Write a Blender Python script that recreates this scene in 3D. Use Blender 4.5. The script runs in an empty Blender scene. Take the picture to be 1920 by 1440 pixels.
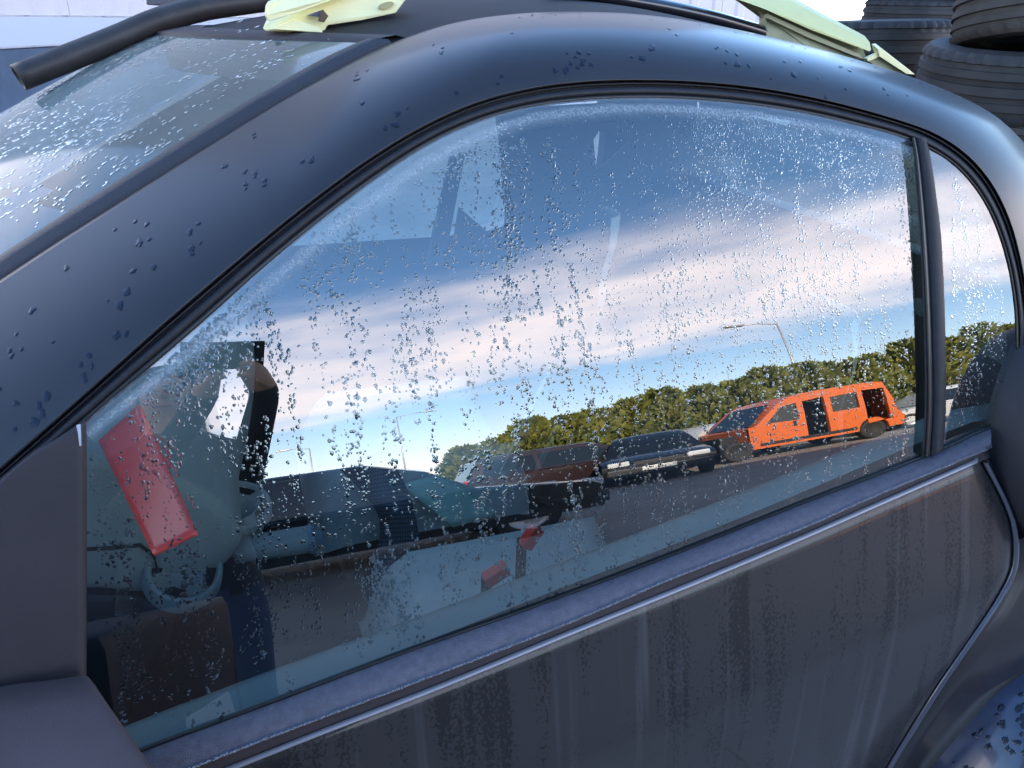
import bpy, bmesh, math, random
import numpy as np
from math import sin, cos, radians, sqrt, pi, asin, atan2
from mathutils import Vector, Matrix, noise as mnoise
random.seed(7); rng = np.random.default_rng(11)
scn = bpy.context.scene
COL = scn.collection
# ------------------------------------------------------------------ camera
CAM_POS = np.array((0.0, -0.62, 1.53)); YAW, PITCH, ROLL = 20.0, 25.3, 1.5
F_PX = 1443.0                                   # focal length for a 1920 px wide frame
_a, _p, _r = map(radians, (YAW, PITCH, ROLL))
_fh = np.array((sin(_a), cos(_a), 0)); _rh = np.array((cos(_a), -sin(_a), 0)); _z = np.array((0, 0, 1.0))
CF = _fh * cos(_p) - _z * sin(_p); _u = _fh * sin(_p) + _z * cos(_p)
CR = _rh * cos(_r) + _u * sin(_r); CU = -_rh * sin(_r) + _u * cos(_r)
cd = bpy.data.cameras.new('camera'); cam = bpy.data.objects.new('camera', cd); COL.objects.link(cam)
cd.sensor_width = 36.0; cd.lens = F_PX / 1920 * 36.0; cd.clip_start = 0.02; cd.clip_end = 3000
cam.matrix_world = Matrix(((CR[0], CU[0], -CF[0], CAM_POS[0]), (CR[1], CU[1], -CF[1], CAM_POS[1]),
                           (CR[2], CU[2], -CF[2], CAM_POS[2]), (0, 0, 0, 1)))
scn.camera = cam
# ------------------------------------------------------------------ world, sun, exposure
SUN_EL, SUN_AZ = radians(24), radians(-8)      # azimuth measured from +Y towards +X
W = bpy.data.worlds.new('World'); scn.world = W; W.use_nodes = True
wn, wl = W.node_tree.nodes, W.node_tree.links
def N(nodes, typ, **kw):
    n = nodes.new(typ)
    for k, v in kw.items():
        if k == 'inp':
            for i, val in v.items(): n.inputs[i].default_value = val
        else: setattr(n, k, v)
    return n
def math_node(nodes, links, op, a, b=None, c=None, clamp=False):
    n = nodes.new('ShaderNodeMath'); n.operation = op; n.use_clamp = clamp
    for i, v in enumerate((a, b, c)):
        if v is None: continue
        if isinstance(v, (int, float)): n.inputs[i].default_value = v
        else: links.new(v, n.inputs[i])
    return n.outputs[0]
bg = wn['Background']
sky = N(wn, 'ShaderNodeTexSky', sky_type='NISHITA', sun_disc=False, sun_elevation=SUN_EL, sun_rotation=SUN_AZ,
        altitude=100, air_density=1.0, dust_density=0.4, ozone_density=2.5)
tc = N(wn, 'ShaderNodeTexCoord'); sx = N(wn, 'ShaderNodeSeparateXYZ'); wl.new(tc.outputs['Generated'], sx.inputs[0])
M = lambda op, a, b=None, c=None, clamp=False: math_node(wn, wl, op, a, b, c, clamp)
zc = M('MAXIMUM', sx.outputs[2], 0.0); den = M('ADD', zc, 0.1)
cu = M('DIVIDE', sx.outputs[0], den); cv = M('DIVIDE', sx.outputs[1], den); cv = M('MULTIPLY', cv, -1.0)
wv = M('ADD', M('MULTIPLY', cu, 0.55), M('MULTIPLY', cv, 0.835))      # across the cloud bands
lv = M('ADD', M('MULTIPLY', cu, 0.835), M('MULTIPLY', cv, -0.55))     # along the cloud bands
cb = N(wn, 'ShaderNodeCombineXYZ'); wl.new(M('MULTIPLY', lv, 0.45), cb.inputs[0]); wl.new(wv, cb.inputs[1])
n1 = N(wn, 'ShaderNodeTexNoise', inp={'Scale': 0.8, 'Detail': 3.0, 'Roughness': 0.5}); wl.new(cb.outputs[0], n1.inputs['Vector'])
wd = M('ADD', wv, M('MULTIPLY', M('SUBTRACT', n1.outputs[0], 0.5), 0.8))
band = M('SINE', M('MULTIPLY_ADD', wd, 2 * pi / 4.4, 1.571 - 2.3 * 2 * pi / 4.4))   # ridges every 4.4 units
cb2 = N(wn, 'ShaderNodeCombineXYZ'); wl.new(M('MULTIPLY', lv, 1.1), cb2.inputs[0]); wl.new(M('MULTIPLY', wd, 1.5), cb2.inputs[1])
n2 = N(wn, 'ShaderNodeTexNoise', inp={'Scale': 1.6, 'Detail': 7.0, 'Roughness': 0.52}); wl.new(cb2.outputs[0], n2.inputs['Vector'])
dens = M('ADD', M('MULTIPLY', band, 0.6), M('MULTIPLY', M('SUBTRACT', n2.outputs[0], 0.5), 0.95))
cov = N(wn, 'ShaderNodeMapRange', interpolation_type='SMOOTHSTEP', inp={1: 0.06, 2: 0.78, 3: 0.0, 4: 0.92}); wl.new(dens, cov.inputs[0])
cloudcol = N(wn, 'ShaderNodeRGB'); cloudcol.outputs[0].default_value = (9.6, 8.5, 8.4, 1)
mx = N(wn, 'ShaderNodeMix', data_type='RGBA'); wl.new(cov.outputs[0], mx.inputs['Factor'])
hs = N(wn, 'ShaderNodeHueSaturation', inp={'Saturation': 1.12, 'Value': 1.15}); wl.new(sky.outputs[0], hs.inputs['Color']); wl.new(hs.outputs[0], mx.inputs['A']); wl.new(cloudcol.outputs[0], mx.inputs['B'])
hz_ = N(wn, 'ShaderNodeMix', data_type='RGBA'); wl.new(M('POWER', M('SUBTRACT', 1.0, zc), 11.0), hz_.inputs['Factor'])
wl.new(mx.outputs['Result'], hz_.inputs['A']); hz_.inputs['B'].default_value = (8.8, 8.2, 7.8, 1)     # pale haze towards the horizon
wl.new(hz_.outputs['Result'], bg.inputs[0]); bg.inputs[1].default_value = 0.12
sd = bpy.data.lights.new('sun', 'SUN'); sd.energy = 4.6; sd.angle = radians(0.5); sd.color = (1.0, 0.86, 0.68)
sun = bpy.data.objects.new('sun', sd); COL.objects.link(sun)
sun.rotation_euler = (Vector((sin(SUN_AZ) * cos(SUN_EL), cos(SUN_AZ) * cos(SUN_EL), sin(SUN_EL)))).to_track_quat('Z', 'Y').to_euler()
sun.location = (0, 0, 30)
vs = scn.view_settings; vs.view_transform = 'Standard'; vs.look = 'None'; vs.gamma = 1; vs.exposure = 2.45; vs.use_curve_mapping = False
scn.cycles.use_denoising = True; scn.cycles.max_bounces = 10; scn.cycles.transparent_max_bounces = 24
scn.cycles.caustics_reflective = False; scn.cycles.caustics_refractive = False; scn.cycles.sample_clamp_indirect = 8

# ------------------------------------------------------------------ body surface of the car side
T0, ZB, RC = radians(11.3), 0.95, 1.7           # tilt at the belt, belt height, vertical radius of the side
S0 = sin(T0)
def ys(z):
    s = min(max(S0 + (z - ZB) / RC, -0.9), 0.97)
    return RC * (sqrt(1 - S0 * S0) - sqrt(1 - s * s))
def side_normal(z):
    t = asin(min(max(S0 + (z - ZB) / RC, -0.9), 0.97)); return Vector((0, -cos(t), sin(t)))
def ray(x, y):
    d = CF + CR * (x - 960) / F_PX - CU * (y - 720) / F_PX
    return d / np.linalg.norm(d)
def hit(x, y, off=0.0):
    """photo pixel -> point on the car side surface pushed in by off"""
    d = ray(x, y); t0 = 0.62
    g = lambda t: (CAM_POS[1] + d[1] * t) - ys(CAM_POS[2] + d[2] * t) - off
    t1 = t0 + 0.05; g0, g1 = g(t0), g(t1)
    for _ in range(30):
        if abs(g1 - g0) < 1e-12: break
        t2 = t1 - g1 * (t1 - t0) / (g1 - g0); t2 = min(max(t2, 0.1), 8)
        t0, g0, t1 = t1, g1, t2; g1 = g(t1)
        if abs(g1) < 1e-8: break
    return Vector(CAM_POS + d * t1)
def on_y(x, y, Y):
    d = ray(x, y); return Vector(CAM_POS + d * ((Y - CAM_POS[1]) / d[1]))
def on_z(x, y, Z):
    d = ray(x, y); return Vector(CAM_POS + d * ((Z - CAM_POS[2]) / d[2]))
def proj(P):
    d = np.array(P) - CAM_POS; w = d @ CF
    return 960 + F_PX * (d @ CR) / w, 720 - F_PX * (d @ CU) / w
def interp(pts):
    xs = [p[0] for p in pts]; yv = [p[1] for p in pts]
    return lambda x: float(np.interp(x, xs, yv))
def smooth_curve(pts, n):
    """Catmull-Rom resample of 2D or 3D points to n points, even in arc length"""
    P = np.array(pts, float); out = []
    Q = np.vstack((2 * P[0] - P[1], P, 2 * P[-1] - P[-2]))
    for i in range(len(P) - 1):
        p0, p1, p2, p3 = Q[i:i + 4]
        for k in range(12):
            t = k / 12
            out.append(.5 * (2 * p1 + (p2 - p0) * t + (2 * p0 - 5 * p1 + 4 * p2 - p3) * t * t + (3 * p1 - p0 - 3 * p2 + p3) * t ** 3))
    out.append(P[-1]); out = np.array(out)
    L = np.concatenate(([0], np.cumsum(np.linalg.norm(np.diff(out, axis=0), axis=1))))
    s = np.linspace(0, L[-1], n)
    return np.stack([np.interp(s, L, out[:, k]) for k in range(P.shape[1])], axis=1)

# ------------------------------------------------------------------ materials
MATS = {}
def mat(name, col=(.5, .5, .5), rough=.5, metal=0., spec=.5, coat=0., coat_rough=.03, var=0., vscale=20., bump=0., bscale=200., emit=None, sheen=0., col2=None, vdetail=4., trans=0., ior=1.5):
    if name in MATS: return MATS[name]
    m = bpy.data.materials.new(name); m.use_nodes = True; nt = m.node_tree; b = nt.nodes['Principled BSDF']
    b.inputs['Base Color'].default_value = (*col, 1); b.inputs['Roughness'].default_value = rough
    b.inputs['Metallic'].default_value = metal; b.inputs['Specular IOR Level'].default_value = spec
    b.inputs['Coat Weight'].default_value = coat; b.inputs['Coat Roughness'].default_value = coat_rough
    b.inputs['Transmission Weight'].default_value = trans; b.inputs['IOR'].default_value = ior
    tcn = nt.nodes.new('ShaderNodeTexCoord')
    if var or col2:
        no = N(nt.nodes, 'ShaderNodeTexNoise', inp={'Scale': vscale, 'Detail': vdetail, 'Roughness': .6}); nt.links.new(tcn.outputs['Object'], no.inputs['Vector'])
        r = N(nt.nodes, 'ShaderNodeMix', data_type='RGBA')
        mr = N(nt.nodes, 'ShaderNodeMapRange', inp={1: .3, 2: .7}); nt.links.new(no.outputs[0], mr.inputs[0]); nt.links.new(mr.outputs[0], r.inputs['Factor'])
        c2 = col2 or tuple(c * (1 + var) for c in col); c1 = col if col2 else tuple(c * (1 - var) for c in col)
        r.inputs['A'].default_value = (*c1, 1); r.inputs['B'].default_value = (*c2, 1)
        nt.links.new(r.outputs['Result'], b.inputs['Base Color'])
    if bump:
        nb = N(nt.nodes, 'ShaderNodeTexNoise', inp={'Scale': bscale, 'Detail': 3}); nt.links.new(tcn.outputs['Object'], nb.inputs['Vector'])
        bp = N(nt.nodes, 'ShaderNodeBump', inp={'Strength': bump, 'Distance': .002}); nt.links.new(nb.outputs[0], bp.inputs['Height']); nt.links.new(bp.outputs[0], b.inputs['Normal'])
    if emit: b.inputs['Emission Color'].default_value = (*emit, 1); b.inputs['Emission Strength'].default_value = 1
    MATS[name] = m; return m
def glass_mat(name, tint, base, power=4.0, pale_veil=0.0):
    """thin pane: tinted see-through plus mirror reflection that grows towards grazing view"""
    m = bpy.data.materials.new(name); m.use_nodes = True; nt = m.node_tree; nd, lk = nt.nodes, nt.links
    nd.remove(nd['Principled BSDF']); out = nd['Material Output']
    tr = nd.new('ShaderNodeBsdfTransparent'); tr.inputs[0].default_value = (*tint, 1)
    gl = nd.new('ShaderNodeBsdfAnisotropic'); gl.inputs['Roughness'].default_value = .07 if pale_veil else 0.0; gl.inputs[0].default_value = (1, 1, 1, 1)
    lw = nd.new('ShaderNodeLayerWeight'); lw.inputs[0].default_value = .5
    pw = math_node(nd, lk, 'POWER', lw.outputs['Facing'], power)
    fac = math_node(nd, lk, 'MULTIPLY_ADD', pw, 1 - base, base)
    mxs = nd.new('ShaderNodeMixShader'); lk.new(fac, mxs.inputs[0]); lk.new(tr.outputs[0], mxs.inputs[1]); lk.new(gl.outputs[0], mxs.inputs[2])
    res = mxs.outputs[0]
    if pale_veil:
        df = nd.new('ShaderNodeBsdfDiffuse'); df.inputs[0].default_value = (.46, .56, .53, 1)  # pale colour standing in for sky and building mirrored in the screen
        tcn = nd.new('ShaderNodeTexCoord'); no = N(nd, 'ShaderNodeTexNoise', inp={'Scale': 5, 'Detail': 6}); lk.new(tcn.outputs['Object'], no.inputs['Vector'])
        g2 = math_node(nd, lk, 'MULTIPLY', no.outputs[0], pale_veil)
        m2 = nd.new('ShaderNodeMixShader'); lk.new(g2, m2.inputs[0]); lk.new(res, m2.inputs[1]); lk.new(df.outputs[0], m2.inputs[2]); res = m2.outputs[0]
    lk.new(res, out.inputs[0]); MATS[name] = m; return m
def paint_mat(name, streaks):
    m = bpy.data.materials.new(name); m.use_nodes = True; nt = m.node_tree; nd, lk = nt.nodes, nt.links; b = nd['Principled BSDF']
    mm = lambda op, a, bb=None, c=None, clamp=False: math_node(nd, lk, op, a, bb, c, clamp)
    tcn = nd.new('ShaderNodeTexCoord'); s = nd.new('ShaderNodeSeparateXYZ'); lk.new(tcn.outputs['Object'], s.inputs[0])
    def nz(fx, fz, det=2., rough=.5, oy=0.):
        c = nd.new('ShaderNodeCombineXYZ'); lk.new(mm('MULTIPLY', s.outputs[0], fx), c.inputs[0]); lk.new(mm('MULTIPLY', s.outputs[2], fz), c.inputs[1]); c.inputs[2].default_value = oy
        n = N(nd, 'ShaderNodeTexNoise', inp={'Scale': 1.0, 'Detail': det, 'Roughness': rough}); lk.new(c.outputs[0], n.inputs['Vector']); return n.outputs[0]
    b.inputs['Metallic'].default_value = .15; b.inputs['Roughness'].default_value = .45; b.inputs['Specular IOR Level'].default_value = .35
    b.inputs['Coat Weight'].default_value = .5; b.inputs['Coat IOR'].default_value = 1.45
    film = nz(9, 9, 4)
    mix = N(nd, 'ShaderNodeMix', data_type='RGBA')
    if streaks:
        colm = mm('ADD', mm('MULTIPLY', nz(34, 3.0, 3., .6), .62), mm('MULTIPLY', nz(7, 5., 2., oy=3.), .40))
        blob = nz(260, 190, 3., .6, oy=7.)
        v = mm('ADD', mm('MULTIPLY', mm('SUBTRACT', colm, .52), 3.6), mm('MULTIPLY', mm('SUBTRACT', blob, .5), 2.2))
        mr = N(nd, 'ShaderNodeMapRange', interpolation_type='SMOOTHSTEP', inp={1: .08, 2: .2}); lk.new(v, mr.inputs[0]); fac = mr.outputs[0]
        mix.inputs['A'].default_value = (.024, .023, .025, 1); mix.inputs['B'].default_value = (.007, .007, .009, 1)
        lk.new(fac, mix.inputs['Factor'])
        tr_ = N(nd, 'ShaderNodeMapRange', interpolation_type='SMOOTHSTEP', inp={1: .56, 2: .70}); lk.new(mm('ADD', mm('MULTIPLY', nz(46, 1.1, 2., oy=11.), .8), mm('MULTIPLY', nz(3, 4, 1., oy=5.), .22)), tr_.inputs[0])
        mixd = N(nd, 'ShaderNodeMix', data_type='RGBA'); lk.new(mm('MULTIPLY', tr_.outputs[0], .7), mixd.inputs['Factor']); lk.new(mix.outputs['Result'], mixd.inputs['A']); mixd.inputs['B'].default_value = (.060, .060, .066, 1)
        lk.new(mm('MULTIPLY_ADD', fac, -.07, .10), b.inputs['Coat Roughness'])
        bp = N(nd, 'ShaderNodeBump', inp={'Strength': .25, 'Distance': .0006}); lk.new(fac, bp.inputs['Height']); lk.new(bp.outputs[0], b.inputs['Normal'])
    else:
        mix.inputs['A'].default_value = (.016, .015, .018, 1); mix.inputs['B'].default_value = (.026, .024, .029, 1); lk.new(film, mix.inputs['Factor'])
        lk.new(mm('MULTIPLY_ADD', film, .12, .14), b.inputs['Coat Roughness'])
    lk.new((mixd if streaks else mix).outputs['Result'], b.inputs['Base Color']); MATS[name] = m; return m
def strip_mat(name):
    """condensation along the glass edge: see-through film whose cover falls off across the strip (UV v)"""
    m = bpy.data.materials.new(name); m.use_nodes = True; nt = m.node_tree; nd, lk = nt.nodes, nt.links
    mm = lambda op, a, bb=None, c=None, clamp=False: math_node(nd, lk, op, a, bb, c, clamp)
    nd.remove(nd['Principled BSDF']); tr = nd.new('ShaderNodeBsdfTransparent'); df = nd.new('ShaderNodeBsdfPrincipled')
    df.inputs['Base Color'].default_value = (.42, .50, .56, 1); df.inputs['Roughness'].default_value = .35
    uv = nd.new('ShaderNodeUVMap'); s = nd.new('ShaderNodeSeparateXYZ'); lk.new(uv.outputs[0], s.inputs[0])
    tcn = nd.new('ShaderNodeTexCoord')
    n1 = N(nd, 'ShaderNodeTexNoise', inp={'Scale': 420., 'Detail': 2.}); lk.new(tcn.outputs['Object'], n1.inputs['Vector'])
    n2 = N(nd, 'ShaderNodeTexNoise', inp={'Scale': 22., 'Detail': 3.}); lk.new(tcn.outputs['Object'], n2.inputs['Vector'])
    v = s.outputs[1]
    prof = nd.new('ShaderNodeValToRGB'); e = prof.color_ramp.elements
    e[0].position = 0; e[0].color = (.35,) * 3 + (1,); e[1].position = 1; e[1].color = (0, 0, 0, 1)
    for p_, c_ in ((.22, .10), (.38, .55), (.55, .62), (.68, .28), (.85, .08)):
        x = e.new(p_); x.color = (c_, c_, c_, 1)
    lk.new(mm('ADD', v, mm('MULTIPLY', mm('SUBTRACT', n2.outputs[0], .5), .28)), prof.inputs[0])
    fac = mm('MULTIPLY', prof.outputs[0], mm('MULTIPLY_ADD', mm('SUBTRACT', n1.outputs[0], .35, clamp=True), 1.6, .35), clamp=True)
    mxs = nd.new('ShaderNodeMixShader'); lk.new(fac, mxs.inputs[0]); lk.new(tr.outputs[0], mxs.inputs[1]); lk.new(df.outputs[0], mxs.inputs[2])
    lk.new(mxs.outputs[0], nd['Material Output'].inputs[0]); MATS[name] = m; return m
def water_mat(name, ior=1.25, col=(.74, .78, .80, 1)):
    m = bpy.data.materials.new(name); m.use_nodes = True; nt = m.node_tree; nd = nt.nodes
    nd.remove(nd['Principled BSDF']); g = nd.new('ShaderNodeBsdfGlass'); g.inputs['IOR'].default_value = ior; g.inputs['Roughness'].default_value = 0.0
    g.inputs[0].default_value = col; nt.links.new(g.outputs[0], nd['Material Output'].inputs[0]); MATS[name] = m; return m

PAINT = paint_mat('dark_blue_paint', False); PAINT_WET = paint_mat('dark_paint_with_run_marks', True)
GLASS = glass_mat('side_glass', (.82, .95, .93), .17); WGLASS = glass_mat('windscreen_glass', (.84, .97, .95), .06, 6.0, pale_veil=.32)
WATER = water_mat('water'); WATER_FLAT = water_mat('water_on_screen', 1.12, (.55, .62, .63, 1)); FOG = strip_mat('condensation_film')
WETSPOT = mat('water_on_paint', (.008, .010, .022), .25, spec=.3, coat=.25)
RUBBER = mat('rubber', (.018, .018, .022), .55, spec=.35, bump=.25, bscale=600, var=.25, vscale=60)
RUBBER_LIP = mat('rubber_lip', (.010, .010, .011), .38, spec=.5)
TRIM = mat('textured_black_plastic', (.085, .078, .098), .42, spec=.6, bump=.55, bscale=900, var=.25, vscale=120)
TRIM_MATT = mat('matt_black_plastic', (.036, .029, .033), .62, spec=.35, bump=.3, bscale=900, var=.18, vscale=6)
BLACK = mat('dark_void', (.004, .004, .005), .8, spec=.2)
HEADLINER = mat('headliner_cloth', (.045, .045, .05), .95, spec=.1)
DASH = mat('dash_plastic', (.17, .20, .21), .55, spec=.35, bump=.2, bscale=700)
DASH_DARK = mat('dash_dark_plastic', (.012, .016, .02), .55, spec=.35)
SEAT_GREY = mat('grey_seat_shell', (.56, .54, .51), .75, spec=.2, var=.08, vscale=30)
SEAT_DARK = mat('dark_seat_cloth', (.03, .035, .045), .9, spec=.15, bump=.5, bscale=900)
RED = mat('red_plastic', (.86, .085, .085), .32, spec=.5)
BUCKLE = mat('red_buckle', (.62, .03, .02), .4)
PALEGREEN = mat('pale_green_plastic', (.60, .82, .70), .5, var=.05, vscale=8)
YELLOWGREEN = mat('yellow_green_plastic', (.86, .80, .44), .42, var=.07, vscale=14, bump=.15, bscale=90)
YELLOWGREEN_IN = mat('yellow_green_darker_inside', (.30, .31, .20), .7, var=.2, vscale=18)  # darker, duller tone for inner and under faces
CAR_LOC = Vector((.45, .74, 0)); YC = .74                      # middle of the car
FAR = lambda p: Vector((p[0], 2 * YC - p[1], p[2]))

# ------------------------------------------------------------------ object helpers
def link(name, me, m=None, parent=None, smooth=False):
    o = bpy.data.objects.new(name, me); COL.objects.link(o)
    if m is not None:
        for x in (m if isinstance(m, (list, tuple)) else [m]): me.materials.append(x)
    if smooth:
        for p in me.polygons: p.use_smooth = True
    if parent is not None:
        o.parent = parent
        w = Vector((0, 0, 0)); q = parent
        while q is not None: w += q.location; q = q.parent
        o.matrix_parent_inverse = Matrix.Translation(-w)
    return o
def tag(o, label, cat=None, group=None, kind=None):
    o['label'] = label
    if cat: o['category'] = cat
    if group: o['group'] = group
    if kind: o['kind'] = kind
    return o
def empty(name, loc, label, cat, group=None):
    o = bpy.data.objects.new(name, None); COL.objects.link(o); o.location = loc; o.empty_display_size = .1
    return tag(o, label, cat, group)
def pydata(name, v, f, m, parent=None, smooth=False):
    me = bpy.data.meshes.new(name); me.from_pydata([tuple(x) for x in v], [], f); me.validate(); me.update()
    return link(name, me, m, parent, smooth)
def grid(name, rows, m, parent=None, smooth=True, uv=False, solid=0.):
    nr, nc = len(rows), len(rows[0]); v = [p for r in rows for p in r]
    f = [(i * nc + j, i * nc + j + 1, (i + 1) * nc + j + 1, (i + 1) * nc + j) for i in range(nr - 1) for j in range(nc - 1)]
    o = pydata(name, v, f, m, parent, smooth)
    if uv:
        l = o.data.uv_layers.new(name='UVMap')
        for p in o.data.polygons:
            for li in p.loop_indices:
                vi = o.data.loops[li].vertex_index; l.data[li].uv = ((vi % nc) / (nc - 1), (vi // nc) / (nr - 1))
    if solid:
        md = o.modifiers.new('thickness', 'SOLIDIFY'); md.thickness = solid; md.offset = 0
    return o
def bm_obj(name, bm, m, parent=None, smooth=False):
    me = bpy.data.meshes.new(name); bm.to_mesh(me); bm.free(); return link(name, me, m, parent, smooth)
def bm_box(bm, c, s, R=None, bevel=0., seg=2):
    r = bmesh.ops.create_cube(bm, size=1.0); vs_ = r['verts']
    bmesh.ops.scale(bm, vec=s, verts=vs_)
    if bevel:
        es = list({e for v in vs_ for e in v.link_edges})
        rb = bmesh.ops.bevel(bm, geom=es, offset=bevel, segments=seg, affect='EDGES', profile=.6)
        vs_ = list({v for f in rb['faces'] for v in f.verts} | {v for v in vs_ if v.is_valid})
    if R is not None: bmesh.ops.transform(bm, matrix=R.to_4x4(), verts=vs_)
    bmesh.ops.translate(bm, vec=c, verts=vs_); return vs_
def box(name, c, s, m, parent=None, R=None, bevel=.0, smooth=False):
    bm = bmesh.new(); bm_box(bm, Vector(c), Vector(s), R, bevel); return bm_obj(name, bm, m, parent, smooth)
def frame_at(d, up=Vector((0, 0, 1))):
    d = d.normalized(); s = d.cross(up)
    if s.length < 1e-4: s = d.cross(Vector((1, 0, 0)))
    s.normalize(); return s, s.cross(d).normalized()
def tube_rows(path, rad, seg=16, squash=1.0):
    rows = []
    for i, p in enumerate(path):
        a = path[max(i - 1, 0)]; b = path[min(i + 1, len(path) - 1)]; s, u = frame_at(Vector(b) - Vector(a))
        r = rad[i] if isinstance(rad, (list, tuple)) else rad
        rows.append([Vector(p) + s * cos(2 * pi * k / seg) * r + u * sin(2 * pi * k / seg) * r * squash for k in range(seg + 1)])
    return rows
def tube(name, path, rad, m, parent=None, seg=16, cap=True, squash=1.0):
    rows = tube_rows(path, rad, seg, squash); nc = seg + 1; v = [p for r in rows for p in r[:-1]]; n = len(rows); f = []
    for i in range(n - 1):
        for k in range(seg): f.append((i * seg + k, i * seg + (k + 1) % seg, (i + 1) * seg + (k + 1) % seg, (i + 1) * seg + k))
    if cap: f.append(tuple(range(seg - 1, -1, -1))); f.append(tuple((n - 1) * seg + k for k in range(seg)))
    return pydata(name, v, f, m, parent, True)
def lathe(name, prof, m, parent=None, seg=48, c=Vector((0, 0, 0)), axis=Vector((0, 0, 1)), mod=None):
    """prof: list of (radius, height) along axis"""
    s, u = frame_at(axis); v = []; f = []; n = len(prof)
    for k in range(seg):
        a = 2 * pi * k / seg
        for i, (r, h) in enumerate(prof):
            if mod: r, h = mod(k, i, r, h)
            v.append(c + s * cos(a) * r + u * sin(a) * r + axis.normalized() * h)
    for k in range(seg):
        for i in range(n - 1): f.append((k * n + i, ((k + 1) % seg) * n + i, ((k + 1) % seg) * n + i + 1, k * n + i + 1))
    return pydata(name, v, f, m, parent, True)
def autosmooth(o, ang=40):
    me = o.data
    for p in me.polygons: p.use_smooth = True
    bm = bmesh.new(); bm.from_mesh(me)
    for e in bm.edges:
        if len(e.link_faces) == 2 and e.calc_face_angle(0) > radians(ang): e.smooth = False
    bm.to_mesh(me); bm.free(); return o

# ------------------------------------------------------------------ outlines measured on the photograph (1920 px frame)
PX_GLASS_TOP = [(60, 885), (152, 803), (200, 760), (300, 677), (400, 590), (500, 500), (600, 417), (700, 341), (800, 275), (900, 229), (1000, 202), (1100, 190), (1200, 186), (1300, 189), (1400, 198), (1500, 213), (1600, 235), (1680, 256), (1720, 270), (1760, 289), (1800, 320), (1840, 370), (1870, 430), (1890, 500), (1902, 575), (1905, 640)]
PX_SEAL_OUT = [(-260, 1105), (-120, 985), (0, 880), (100, 792), (200, 703), (300, 613), (400, 527), (500, 443), (600, 364), (700, 292), (800, 233), (900, 190), (1000, 165), (1100, 153), (1200, 150), (1300, 153), (1400, 162), (1500, 178), (1600, 201), (1700, 230), (1760, 254), (1815, 292), (1860, 345), (1892, 410), (1912, 480), (1926, 560), (1932, 650), (1925, 740)]
PX_OUTER = [(-420, 800), (-250, 688), (-120, 603), (0, 525), (100, 459), (200, 395), (300, 331), (400, 268), (500, 206), (600, 148), (690, 100), (780, 64), (870, 39), (980, 25), (1100, 22), (1220, 29), (1340, 47), (1460, 73), (1580, 104), (1700, 141), (1790, 176), (1860, 213), (1915, 262), (1965, 330), (2000, 420), (2030, 540), (2050, 660), (2060, 790)]
PX_BELT = [(-150, 1568), (60, 1487), (265, 1407), (500, 1320), (750, 1226), (1000, 1137), (1250, 1043), (1500, 944), (1733, 855), (1827, 813), (1856, 800)]
PX_RIDGE = [(-150, 1650), (60, 1566), (330, 1452), (560, 1362), (820, 1264), (1060, 1171), (1260, 1085), (1500, 992), (1650, 926), (1851, 843), (1858, 840)]
PX_EDGE = [(-150, 1690), (60, 1602), (330, 1490), (570, 1393), (820, 1296), (1060, 1197), (1300, 1100), (1500, 1016), (1650, 950), (1853, 861), (1860, 858)]
NS = 140
seal_out = smooth_curve(PX_SEAL_OUT, NS); outer = smooth_curve(PX_OUTER, NS); glass_top = smooth_curve(PX_GLASS_TOP, NS)

car = empty('compact_car', CAR_LOC, 'dark blue compact car parked side-on, wet all over with dew', 'car')
# ---- painted frame: pillar, roof rail and rear pillar in one sweep
def frame_point(i, u, far=False):
    a, b = seal_out[i], outer[i]; px = a + (b - a) * u
    s = i / (NS - 1); roofness = float(np.clip((s - .36) / .14, 0, 1)) * float(np.clip((1.0 - s) / .22, 0, 1))
    A = (.115 + .025 * roofness) * (1 - .55 * float(np.clip((s - .80) / .15, 0, 1)))
    off = A * ((1 - roofness) * (.35 * u + .65 * u * u) * .95 + roofness * (.25 * u * u + .75 * (1 - sqrt(max(0, 1 - (u ** 2.6 * .995) ** 2)))) * 1.1)
    return hit(px[0], px[1], off - .004)
us = [0, .015, .04] + list(np.linspace(.09, .9, 14)) + [.95, .98, 1.0]
rows = [[hit(*seal_out[i], .012) for i in range(NS)]] + [[frame_point(i, u) for i in range(NS)] for u in us]
edge = rows[-1]
rows.append([p + Vector((.002, .012, -.006)) for p in edge])
pillar_frame = grid('pillar_frame', rows, PAINT, car)
grid('pillar_frame', [[FAR(p) for p in r] for r in rows], PAINT, car)
# inner lining of both frames, seen through the glass
for fn in (lambda p: p, FAR):
    grid('pillar_lining', [[fn(p + Vector((0, .035, -.01))) for p in rows[2]], [fn(p + Vector((0, .05, -.025))) for p in rows[10]], [fn(p + Vector((0, .03, -.035))) for p in rows[-2]]], HEADLINER, car)
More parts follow.
